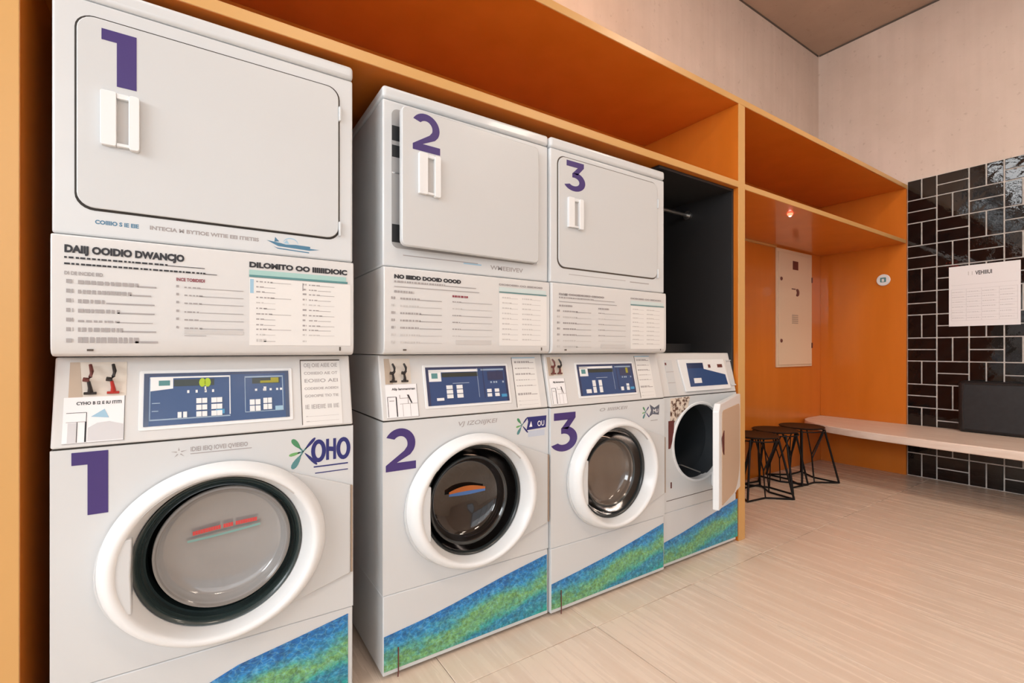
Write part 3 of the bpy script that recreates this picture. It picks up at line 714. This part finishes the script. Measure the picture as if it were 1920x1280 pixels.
        for q, fx in enumerate((.36, .76) if num == 1 else (.28, .72)):
            x = bx0+(bx1-bx0)*fx
            up, lo = {1: [('brown_pl', 'blackpl'), ('blackpl', 'red_pl')], 2: [('blackpl', 'blackpl')]*2, 3: [('brown_pl', 'brown_pl'), ('blackpl', 'brown_pl')]}[num][q]
            s = 1 if num == 1 else .85
            zc = bz0+.006
            bm = bmesh.new()
            tube(bm, [G(x, .012, zc+.074*s), G(x+.004, .018, zc+.058*s), G(x+.002, .021, zc+.044*s), G(x-.004, .018, zc+.036*s)], [.0036, .0042, .004, .006], 8)
            tube(bm, [G(x-.012, .016, zc+.038*s), G(x-.001, .016, zc+.036*s)], .0055, 8)
            lv = link_mesh('lever', bm, up, con, smooth=True)
            bm = bmesh.new()
            tube(bm, [G(x-.002, .014, zc+.033*s), G(x+.001, .010, zc+.016*s), G(x+.001, .004, zc+.004)], [.0035, .0045, .006], 8)
            tube(bm, [G(x-.011, .006, zc+.003), G(x+.013, .006, zc+.003)], .0032, 8)
            link_mesh('lever_foot', bm, lo, lv, smooth=True)
        # sticker with a line drawing
        sx0, sx1, sz0, sz1 = {1: (.020, .136, .872, .982), 2: (.016, .128, .870, .980), 3: (.012, .092, .872, .978)}[num]
        bm = bmesh.new(); plate(bm, G, sx0, sx1, sz0, sz1, .0005, .0014, 0); w = sx1-sx0; hh = sz1-sz0
        def Rr(u0, u1, v0, v1, mi): plate(bm, G, sx0+u0*w, sx0+u1*w, sz0+v0*hh, sz0+v1*hh, .0012, .0019, mi)
        Rr(0, 1, 0, .008, 2); Rr(.992, 1, 0, 1, 1)
        text(bm, G, 'CYHO B I2 E IU ITITI' if num == 1 else 'Allp lammamman', sx0+.2*w, sz0+.83*hh, .0105, .002, 1, .0003, width=.74*w)
        if num == 1:
            Rr(.05, .37, .655, .665, 1); Rr(.05, .37, .455, .465, 2); Rr(.365, .375, .02, .66, 1); Rr(.22, .232, .02, .46, 1); Rr(.35, .378, .02, .46, 1); Rr(.08, .21, .02, .44, 4)
            poly(bm, G, [(sx0+a*w, sz0+b*hh) for a, b in ((.44, .56), (.66, .72), (.74, .52))], .0012, .002, 3)
            poly(bm, G, [(sx0+a*w, sz0+b*hh) for a, b in ((.40, .03), (.98, .03), (.98, .36), (.75, .44), (.55, .42), (.40, .32))], .0012, .0018, 4)
        else:
            Rr(.04, .32, .62, .635, 1); Rr(.30, .335, .03, .62, 1); Rr(.04, .055, .03, .62, 1); Rr(.10, .25, .50, .52, 2)
            Rr(.42, .70, .57, .585, 2); Rr(.42, .44, .57, .68, 2); Rr(.68, .70, .40, .68, 2); Rr(.42, .98, .40, .412, 2); Rr(.50, .51, .03, .40, 2); Rr(.74, .75, .03, .40, 2)
            poly(bm, G, [(sx0+a*w, sz0+b*hh) for a, b in ((.66, .68), (.72, .68), (.82, .42), (.78, .42))], .0012, .002, 1)
        link_mesh('picture_sticker', bm, ['paper', 'black', 'grey', 'lblue', 'lgrey2'], con)
        # price strip at the right
        tx0, tx1 = {1: (.556, .672), 2: (.540, .655), 3: (.545, .650)}[num]
        bm = bmesh.new(); rnd = random.Random(num); plate(bm, G, tx0, tx1, .868, 1.066, .0005, .0013, 0)
        plate(bm, G, tx0-.002, tx0, .872, 1.068, .0005, .0016, 1); plate(bm, G, tx0, tx1, 1.064, 1.068, .0005, .0016, 1 if num == 1 else 3)
        for i, z in enumerate([1.045, 1.022, .998, .976, .953, .918, .895, .880]):
            hgt = (.011, .006, .009, .004, .005, .012, .002, .002)[i]
            if num == 1 and i < 6: text(bm, G, ('OEJ OIIE AIEIE OIE', 'COIIIIEIIO AIE OT', 'EOIIIO AEI', 'CODEIIOIE AOEIIDI', 'GOIIOIPIE TIO TIE', 'IE IEIEIIE III IIE')[i], tx0+.008, z, hgt+.006, .0016, 2, .0002, width=(tx1-tx0)*.86)
            else: rows(bm, G, tx0+.010, tx1-.010, z, hgt*.7, 2, .0013, rnd, .3 if i < 6 else .95)
        link_mesh('price_strip', bm, ['sheet', 'line', 'grey', 'lblue'], con)
    else:
        bm = bmesh.new(); poly(bm, G, [(.185, .880), (.585, .880), (.565, 1.048), (.160, 1.048)], -.001, .010); link_mesh('display_frame', bm, 'plastic', con, bevel=.003, seg=2)
        bm = bmesh.new()
        plate(bm, G, .225, .365, .905, 1.028, .010, .0115, 0)
        poly(bm, G, [(.365, .905), (.560, .905), (.553, .960), (.365, .995)], .010, .0115, 1); plate(bm, G, .228, .362, 1.0, 1.028, .0113, .0119, 2)
        disp = link_mesh('display_panel', bm, ['screenblue', 'screenblue', 'screendark'], con)
        bm = bmesh.new(); plate(bm, G, .262, .325, .922, .948, .0115, .0135); link_mesh('button', bm, 'plastic', disp)
        for xa, xb in ((.41, .43), (.495, .54)):
            bm = bmesh.new(); plate(bm, G, xa, xb, 1.000, 1.018, .0095, .0112); link_mesh('keyhole', bm, 'brown_pl', con)
        bm = bmesh.new(); plate(bm, G, .600, .645, .90, 1.04, -.001, .0008, 0); plate(bm, G, .600, .645, 1.035, 1.04, .0008, .006, 1); plate(bm, G, .600, .645, .896, .902, .0008, .006, 1); link_mesh('side_inset', bm, ['enamel2', 'enamel2'], con)
        bm = bmesh.new(); plate(bm, G, .06, .12, .872, 1.045, -.001, .002, 0); plate(bm, G, .062, .072, 1.02, 1.032, .002, .004, 1); plate(bm, G, .062, .118, .985, .986, .002, .003, 1); plate(bm, G, .062, .118, .93, .931, .002, .003, 1); link_mesh('inset_plate', bm, ['enamel2', 'brown_pl'], con)
    # ---- brand marks on the front
    bm = bmesh.new(); d = .0006
    if num == 1:
        text(bm, F, 'IDIEI IEIQ IOVEI QVIEIEIO', .275, .826, .017, d, 0, .0003, width=.135); plate(bm, F, .275, .42, .8185, .8205, 0, d, 0)
        for a_ in (0, 72, 144, 216, 288):
            c_, s_ = math.cos(math.radians(a_+20)), math.sin(math.radians(a_+20)); poly(bm, F, [(.250+.005*c_-.0015*s_, .826+.005*s_+.0015*c_), (.250+.018*c_, .826+.014*s_), (.250+.005*c_+.0015*s_, .826+.005*s_-.0015*c_)], 0, d, 0)
    elif num == 2:
        text(bm, F, 'VJ IZOIIJKEI', .275, .822, .022, d, 0, .0002, width=.17, shear=.2)
    elif num == 3:
        text(bm, F, 'O IIIIIKEII', .27, .826, .020, d, 0, .0002, width=.18, shear=.2)
    if num != 4:
        link_mesh('maker_print', bm, ['grey'], t); bm = bmesh.new()
    # splash emblem with lettering
    if num != 4:
        lx, lz, s = {1: (.556, .792, 1.0), 2: (.560, .800, .72), 3: (.575, .802, .62)}[num]
        def petal(ang, r0, r1, w, mi):
            c_, s_ = math.cos(math.radians(ang)), math.sin(math.radians(ang)); P_ = []
            for i in range(14):
                a = 2*PI*i/14; rr = (r0+r1)/2+(r1-r0)/2*math.cos(a); ww = w*math.sin(a)*(1.25+.5*math.cos(a))*.7
                P_.append((lx+s*(c_*rr-s_*ww), lz+s*(s_*rr+c_*ww)))
            poly(bm, F, P_, 0, d, mi)
        petal(128, .012, .050, .008, 1); petal(192, .008, .040, .005, 2); petal(238, .012, .058, .009, 3); petal(48, .008, .052, .005, 4); petal(-48, .006, .060, .005, 4)
        for ang in (128, 192, 238, 48): petal(ang, -.003, .016, .0025, 3)
        if num == 1:
            # rounded capital letters O H O
            for ax in (.044, .118):
                o_ = arc(lx+ax, lz-.003, .0215, 0, 360, 24, .035); i_ = arc(lx+ax, lz-.003, .010, 0, 360, 24, .022)
                for a, b, c_, e_ in zip(o_, o_[1:], i_[1:], i_): poly(bm, F, [a, b, c_, e_], 0, d+.0003, 4)
            plate(bm, F, lx+.066, lx+.0745, lz-.034, lz+.031, 0, d+.0003, 4); plate(bm, F, lx+.087, lx+.0955, lz-.034, lz+.031, 0, d+.0003, 4)
            poly(bm, F, [(lx+.070, lz+.008), (lx+.092, lz+.004), (lx+.092, lz-.010), (lx+.070, lz-.006)], 0, d+.0002, 4)
            plate(bm, F, lx+.030, lx+.132, lz-.053, lz-.049, 0, d, 4); plate(bm, F, lx+.034, lx+.132, lz-.072, lz-.069, 0, d, 4)
        elif num == 2:
            poly(bm, F, [(lx+.022, lz-.022), (lx+.118, lz-.018), (lx+.122, lz+.030), (lx+.024, lz+.030), (lx+.030, lz+.012)], 0, d, 4)
            poly(bm, F, [(lx+.035, lz-.010), (lx+.050, lz-.010), (lx+.044, lz+.012)], d, d+.0006, 5); text(bm, F, 'OU', lx+.075, lz-.010, .030, d+.0006, 5, .0004, width=.035)
            plate(bm, F, lx+.03, lx+.112, lz-.050, lz-.026, 0, d, 6)
        else:
            poly(bm, F, [(lx+.022, lz-.026), (lx+.050, lz-.014), (lx+.094, lz-.020), (lx+.098, lz+.030), (lx+.062, lz+.016), (lx+.028, lz+.034), (lx+.038, lz+.004)], 0, d, 7)
            text(bm, F, 'MU', lx+.050, lz-.008, .026, d+.0006, 5, .0002, width=.038); plate(bm, F, lx+.035, lx+.085, lz-.046, lz-.043, 0, d, 0)
        link_mesh('brand_print', bm, ['grey', 'greenleaf', 'leaf2', 'teald', 'navy', 'paper', 'lblue2', 'slate'], t)
        bm = bmesh.new()
        if num == 1: digit(bm, F, 1, .038, .695, .068, .155, .0004, slant=-.0)
        elif num == 2: digit(bm, F, 2, .008, .692, .110, .142, .0004)
        else: digit(bm, F, 3, .008, .676, .136, .160, .0004)
        o = link_mesh('number_decal', bm, 'purple', t); o['label'] = 'purple vinyl number %d' % num
    else: bm.free()
    # ---- porthole door
    if num != 4:
        cx, y = CX+ox, oy
        # tapered hinge cover running to the right edge
        bm = bmesh.new(); pts = []
        for i in range(0, 29):
            a = math.radians(60+(285-60)*i/28); g_ = 1+.05*max(0, math.sin(math.radians(i*225/28-60)))**2
            pts.append((CX+.262*g_*math.cos(a), CZ+.236*g_*math.sin(a)))
        pts = [(W-.010, .672)]+pts+[(W-.010, .395)]
        bm = bmesh.new(); n_ = len(pts); cut = .228
        # outline with a large hole: ring of quads from the outline in to the hole
        inn = []
        for (px_, pz_) in pts:
            an = math.atan2(pz_-CZ, px_-CX); inn.append((CX+cut*math.cos(an), CZ+cut*math.sin(an)))
        for d_ in (-.001, .012):
            A = [bm.verts.new(F(p[0], d_, p[1])) for p in pts]; Bv = [bm.verts.new(F(p[0], d_, p[1])) for p in inn]
            for i in range(n_): bm.faces.new([A[i], A[(i+1) % n_], Bv[(i+1) % n_], Bv[i]])
            if d_ < 0: A0, B0 = A, Bv
            else:
                for i in range(n_):
                    bm.faces.new([A0[i], A[i], A[(i+1) % n_], A0[(i+1) % n_]]); bm.faces.new([B0[i], B0[(i+1) % n_], Bv[(i+1) % n_], Bv[i]])
        hc = link_mesh('door_shroud', bm, 'enamel2', t, bevel=.005, seg=3)
        bm = bmesh.new(); plate(bm, F, W-.0098, W-.0045, .397, .670, .0, .011); link_mesh('hinge', bm, 'hingebrown', t)
        bm = bmesh.new()
        lathe(bm, cx, CZ, [(.243, y-.006, 1.10), (.240, y-.030, 1.10), (.235, y-.046, 1.09), (.229, y-.055, 1.075), (.222, y-.058, 1.065), (.215, y-.055, 1.055), (.212, y-.046, 1.05), (.202, y-.020, 1.01), (.199, y+.004, 1.0), (.199, y+.010, 1.0)], 96)
        door = link_mesh('door_ring', bm, 'plastic', t, smooth=True, angle=1.0)
        # thin grey joint between ring and funnel
        bm = bmesh.new(); lathe(bm, cx, CZ, [(.2155, y-.0555, 1.055), (.2140, y-.0560, 1.055), (.2128, y-.0540, 1.052), (.2120, y-.0500, 1.05)], 60, a0=math.radians(40), a1=math.radians(140)); link_mesh('ring_joint', bm, 'lgrey', t, smooth=True)
        # handle plate
        pts = [(CX+.226*1.068*math.cos(math.radians(a)), CZ+.226*math.sin(math.radians(a))) for a in range(157, 209, 4)]
        xr = CX-.193
        bm = bmesh.new(); poly(bm, F, pts+[(xr, CZ-.10), (xr-.003, CZ), (xr, CZ+.086)], .002, .052); link_mesh('door_handle', bm, 'enamel', t, bevel=.003, seg=2)
        # gasket folds and the dark tub behind
        bm = bmesh.new(); lathe(bm, cx, CZ, [(.1985, y-.012), (.194, y-.010), (.190, y-.004), (.187, y-.006), (.184, y+.004), (.181, y+.002), (.178, y+.018), (.172, y+.016), (.170, y+.05)] if num == 1 else [(.1985, y-.012), (.194, y-.010), (.190, y-.002), (.189, y+.02)], 80); link_mesh('gasket', bm, 'rubbergreen' if num == 1 else 'rubber', t, smooth=True, angle=1.2)
        bm = bmesh.new(); lathe(bm, cx, CZ, [(.1975, y+.010), (.21, y+.06), (.235, y+.12), (.235, y+.42), (0, y+.44)], 64); link_mesh('drum', bm, 'hole', t, smooth=True)
        if num != 1:
            bm = bmesh.new(); lathe(bm, cx, CZ, [(.190, y+.004), (.188, y+.012), (.172, y+.05), (.150, y+.075), (.146, y+.075)], 80); link_mesh('drum_lip', bm, 'chrome', t, smooth=True)
        # glass bowl: a deep dish whose rim stands in the ring
        bowl = {1: 'bowl_grey', 2: 'bowl_black', 3: 'bowl_brown'}[num]
        r0, bx, bz, dp = {1: (.160, .006, .012, .060), 2: (.157, -.024, .004, .085), 3: (.150, -.026, .004, .07)}[num]
        bcx, bcz = CX+bx, CZ+bz
        ry = y-.012
        bm = bmesh.new()
        pr = [(r0-.012, ry+.10), (r0+.001, ry+.012), (r0+.003, ry), (r0, ry-.004), (r0-.006, ry-.002)]
        pr += [(r0-.009, ry+dp*.12), (r0-.012, ry+dp*.30)]
        pr += [(r0*.90*math.cos(a*PI/2/12), ry+dp*(.34+.42*math.sin(a*PI/2/12))) for a in range(0, 8)]
        pr += [(r0*.46, ry+dp*.70), (r0*.38, ry+dp*.74), (r0*.2, ry+dp*.80), (0, ry+dp*.82)]
        lathe(bm, bcx+ox, bcz, pr, 80)
        gb = link_mesh('glass_bowl', bm, bowl, t, smooth=True, angle=1.5)
        bm = bmesh.new(); lathe(bm, bcx+ox, bcz, [(r0+.0035, ry+.002), (r0+.002, ry-.0055), (r0-.003, ry-.0065), (r0-.0065, ry-.0025)], 80); link_mesh('glass_rim', bm, 'rimgrey' if num == 1 else 'rubber', gb, smooth=True)
        # label on the first glass, coloured bands on the second
        def Fg(x, d, z):
            rr = min(.999, math.hypot(x-bcx, z-bcz)/r0)
            return (x+ox, ry+dp*(.70-.40*rr*rr)-d-.006, z)
        bm = bmesh.new()
        if num == 1:
            n = 26
            for i in range(n):
                if i in (11, 16): continue
                u0, u1 = i/n, (i+.9)/n; xa, xb = CX-.070+.155*u0, CX-.070+.155*u1; zc = CZ+.045+.012*u0
                plate(bm, Fg, xa, xb, zc, zc+.011, 0, .0004, 0)
            for i in range(n):
                u0, u1 = i/n, (i+1)/n; xa, xb = CX-.082+.175*u0, CX-.082+.175*u1; zc = CZ+.028+.016*u0*u0
                plate(bm, Fg, xa, xb, zc, zc+.006, 0, .0004, 1)
            link_mesh('glass_label', bm, ['redlab', 'teallab'], gb)
        elif num == 2:  # orange band above a blue one, curved with the glass
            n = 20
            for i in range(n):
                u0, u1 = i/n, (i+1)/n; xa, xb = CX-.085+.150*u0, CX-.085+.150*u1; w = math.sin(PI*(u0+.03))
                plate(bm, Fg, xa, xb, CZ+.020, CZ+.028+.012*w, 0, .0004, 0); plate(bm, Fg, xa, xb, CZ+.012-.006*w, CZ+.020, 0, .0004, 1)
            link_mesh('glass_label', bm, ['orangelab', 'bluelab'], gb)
        else: bm.free()
    else:
        # front door swung open about its right edge
        bm = bmesh.new(); L_ = .50
        Q = lambda x, d, z: (x-L_, -d, z)
        pts = [(0, .325), (L_, .325), (L_, .850), (.03, .836), (0, .80)]
        poly(bm, Q, pts, 0, .030); door = link_mesh('door', bm, 'plastic', t, bevel=.004, seg=3)
        door.location = (W+ox-.022, oy-.004, 0); door.rotation_euler = (0, 0, math.radians(20))
        bm = bmesh.new(); poly(bm, Q, rrect(.055, L_-.03, .335, .80, [.01, .16, .03, .03], 8), .030, .0325); link_mesh('door_inset', bm, 'doorinset', door)
        bm = bmesh.new(); poly(bm, Q, [(.045, .67), (.085, .70), (.085, .58), (.06, .60)], .0325, .036); link_mesh('latch', bm, 'brown_pl', door)
        for z in (.70, .40):
            bm = bmesh.new(); plate(bm, F, W-.0215, W-.010, z, z+.07, 0, .018); link_mesh('hinge', bm, 'steel', t)
    return t
M['rimgrey'] = mat('grey_rim', (.22, .21, .20), .25)
M['skyb'] = mat('sky_blue_key', (.06, .30, .55), .3)
M['cream'] = mat('cream_plate', (.72, .66, .58), .4)
M['pocketbrown'] = mat('pocket_beige', (.50, .40, .31), .45)
M['lgrey2'] = mat('pale_grey_print', (.62, .62, .64), .6)
M['leaf2'] = mat('grass_green_print', (.16, .40, .14), .4)
M['lblue2'] = mat('pale_blue_print', (.52, .58, .68), .5)
M['slate'] = mat('slate_print', (.10, .11, .15), .5)
M['hingebrown'] = mat('hinge_beige', (.36, .27, .20), .45)
M['redlab'] = mat('red_label', (.62, .06, .06), .4)
M['teallab'] = mat('teal_label', (.20, .38, .36), .4)
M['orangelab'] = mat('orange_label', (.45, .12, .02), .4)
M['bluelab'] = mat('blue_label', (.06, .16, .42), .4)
M['doorinset'] = mat('tan_door_inset', (.58, .43, .31), .4)
washer(1, -.800, .000, .704, 'white washing machine with grey glass door and purple number 1, nearest the camera')
washer(2, .000, .000, .692, 'white washing machine with black glass door and purple number 2')
washer(3, .6955, -.012, .712, 'white washing machine with brown glass door and purple number 3')
washer(4, 1.412, .004, .642, 'white washing machine without number, its front door hanging open by the orange upright')

# ------------------------------------------------------------------ niche fittings
t = thing('access_panel', 'cream metal access panel on the orange back wall beneath the shelf', 'panel', (4.10, .684, 1.44))
bm = bmesh.new(); box(bm, -.30, .355, -.012, 0, -.50, .575); link_mesh('panel_frame', bm, 'white', t, bevel=.002)
bm = bmesh.new(); box(bm, -.275, .33, -.020, -.012, -.480, .545); pd = link_mesh('panel_door', bm, 'white', t, bevel=.003)
bm = bmesh.new(); box(bm, -.03, .07, -.0215, -.020, .40, .48); link_mesh('label_plate', bm, 'brown_pl', pd)
bm = bmesh.new(); box(bm, -.05, .02, -.0215, -.020, .215, .225); poly(bm, lambda x, d, z: (x, -.020-d, z), arc(.05, .19, .035, 90, -90, 10)+[(.03, .16), (.045, .19), (.03, .22)], 0, .004); link_mesh('latch_handle', bm, 'brown_pl', pd)
bm = bmesh.new()
for i in range(5): box(bm, -.045, .065, -.0225, -.020, -.10+i*.018, -.09+i*.018)
link_mesh('vent_grille', bm, 'pocketbrown', pd)
for z in (.30, -.26):
    bm = bmesh.new(); lathe(bm, -.235, z, [(0, -.026), (.014, -.026), (.018, -.020), (0, -.0195)], 16); link_mesh('screw', bm, 'brown_pl', pd, smooth=True)
for z in (.33, -.30):
    bm = bmesh.new(); box(bm, .33, .352, -.022, -.012, z-.025, z+.025); link_mesh('hinge', bm, 'brown_pl', t)

t = thing('wall_sensor', 'small round white sensor with a green window on the orange side wall', 'sensor', (4.6598, .162, 1.728))
bm = bmesh.new(); S2 = lambda r, n=32: [(r*math.cos(2*PI*i/n), r*math.sin(2*PI*i/n)) for i in range(n)]
poly(bm, lambda a, d, b: (-d, a, b), S2(.052), 0, .016); link_mesh('sensor_body', bm, 'plastic', t, bevel=.005, seg=3)
bm = bmesh.new(); poly(bm, lambda a, d, b: (-d, a, b), rrect(-.022, .022, -.020, .022, .006), .0155, .018); link_mesh('sensor_window', bm, 'teald', t)
bm = bmesh.new(); poly(bm, lambda a, d, b: (-d, a, b), rrect(-.008, .010, -.016, .010, .004), .018, .0186); link_mesh('sensor_key', bm, 'sheet', t)

# notice on the tiles
t = thing('paper_notice', 'white printed paper notice taped on the black tiled wall', 'notice', (X1-.0235, -.484, 1.535))
FN = lambda a, d, b: (-d, -a, b)
bm = bmesh.new(); plate(bm, FN, -.205, .205, -.245, .245, -.0006, .0006); link_mesh('sheet', bm, 'paper', t)
bm = bmesh.new(); rnd = random.Random(4)
text(bm, FN, 'VEHIIIUI', -.045, .165, .044, .0009, 0, .0012, width=.095); plate(bm, FN, -.088, -.084, .165, .195, .0006, .0009, 1); plate(bm, FN, -.066, -.062, .165, .195, .0006, .0009, 1)
for z in (.09, .055, .01, -.03, -.07, -.115, -.16, -.20): plate(bm, FN, -.19, .19, z, z+.0018, .0006, .0009, 2)
for x in (-.19, -.10, -.01, .09, .188): plate(bm, FN, x, x+.0018, -.20, .056, .0006, .0009, 2)
for z in (.03, -.01, -.05, -.09, -.135, -.18):
    for x in (-.185, -.095, -.005, .095): rows(bm, FN, x, x+.08, z, .006, 2, .0006, rnd, .2)
link_mesh('notice_print', bm, ['black', 'lgrey', 'lgrey2'], t)

# bench
bm = bmesh.new()
out = [(4.655, .682), (4.40, .682), (4.28, .66), (4.17, .60), (4.07, .48), (3.99, .34), (3.93, .12), (3.90, -.12), (3.885, -.45), (3.88, -2.3), (4.680, -2.3), (4.680, -.003), (4.655, -.003)]
poly(bm, lambda a, d, b: (a-4.3, b+.8, -d), out, -.445, -.385)
t = thing('wall_bench', 'long pale wood wall bench floating below the black tiles', 'bench', (4.3, -.8, 0))
link_mesh('seat_board', bm, 'bench', t, bevel=.008, seg=3)
for y in (-.60, -1.7):
    bm = bmesh.new(); box(bm, -.10, .38, y+.8-.010, y+.8+.010, .345, .385); box(bm, .36, .38, y+.8-.010, y+.8+.010, .30, .345)
    link_mesh('bracket', bm, 'plastic', t)

# cushion on the bench
t = thing('back_cushion', 'black padded back cushion leaning on the tiles above the bench', 'cushion', (4.61, -.80, .4455))
bm = bmesh.new(); box(bm, -.055, .060, -.44, .44, 0, .405); link_mesh('cushion_cover', bm, 'fabric', t, bevel=.028, seg=5)
bm = bmesh.new(); tube(bm, [(-.056, -.40, .385), (-.057, 0, .388), (-.056, .40, .385)], .004); tube(bm, [(-.056, .40, .385), (-.056, .412, .20), (-.056, .40, .02)], .004); link_mesh('piping', bm, 'blackpl', t, smooth=True)

# stools
def stool(x, y, rot, label):
    t = thing('wire_stool', label, 'stool', (x, y, 0), rot, group='black wire stools in the orange niche')
    hs = .455
    bm = bmesh.new(); lathez(bm, 0, 0, [(0, hs-.012), (.150, hs-.014), (.166, hs-.010), (.170, hs-.004), (.166, hs), (.155, hs-.001), (0, hs-.004)], 40); link_mesh('seat', bm, 'blackmetal', t, smooth=True)
    bm = bmesh.new(); n = 32
    tube(bm, [(.165*math.cos(2*PI*i/n), .165*math.sin(2*PI*i/n), hs-.030) for i in range(n+1)], .005, 6); link_mesh('seat_ring', bm, 'blackmetal', t, smooth=True)
    k = 4
    for q in range(k):
        a = 2*PI*q/k; b = a+PI/k
        foot = (.262*math.cos(a), .262*math.sin(a), .0074); inn = (.125*math.cos(b), .125*math.sin(b), .0074); inp = (.125*math.cos(b-2*PI/k), .125*math.sin(b-2*PI/k), .0074)
        topa = (.162*math.cos(a), .162*math.sin(a), hs-.020)
        bm = bmesh.new(); tube(bm, [foot, topa], .0078, 8); link_mesh('leg', bm, 'blackmetal', t, smooth=True)
        bm = bmesh.new(); tube(bm, [inn, foot, inp], .0072, 8); link_mesh('floor_bar', bm, 'blackmetal', t, smooth=True)
        bm = bmesh.new()
        mid = (.105*math.cos(b), .105*math.sin(b), .20)
        tube(bm, [(.162*math.cos(b-.55), .162*math.sin(b-.55), hs-.030), mid, inn], .0048, 6); tube(bm, [(.162*math.cos(b+.55), .162*math.sin(b+.55), hs-.030), mid], .0048, 6)
        link_mesh('strut', bm, 'blackmetal', t, smooth=True)
stool(3.02, .44, .35, 'black wire stool nearest the orange upright, its left part hidden')
stool(3.38, .47, .95, 'black wire stool in the middle of the three in the niche')
stool(3.75, .44, .45, 'black wire stool nearest the pale bench end')
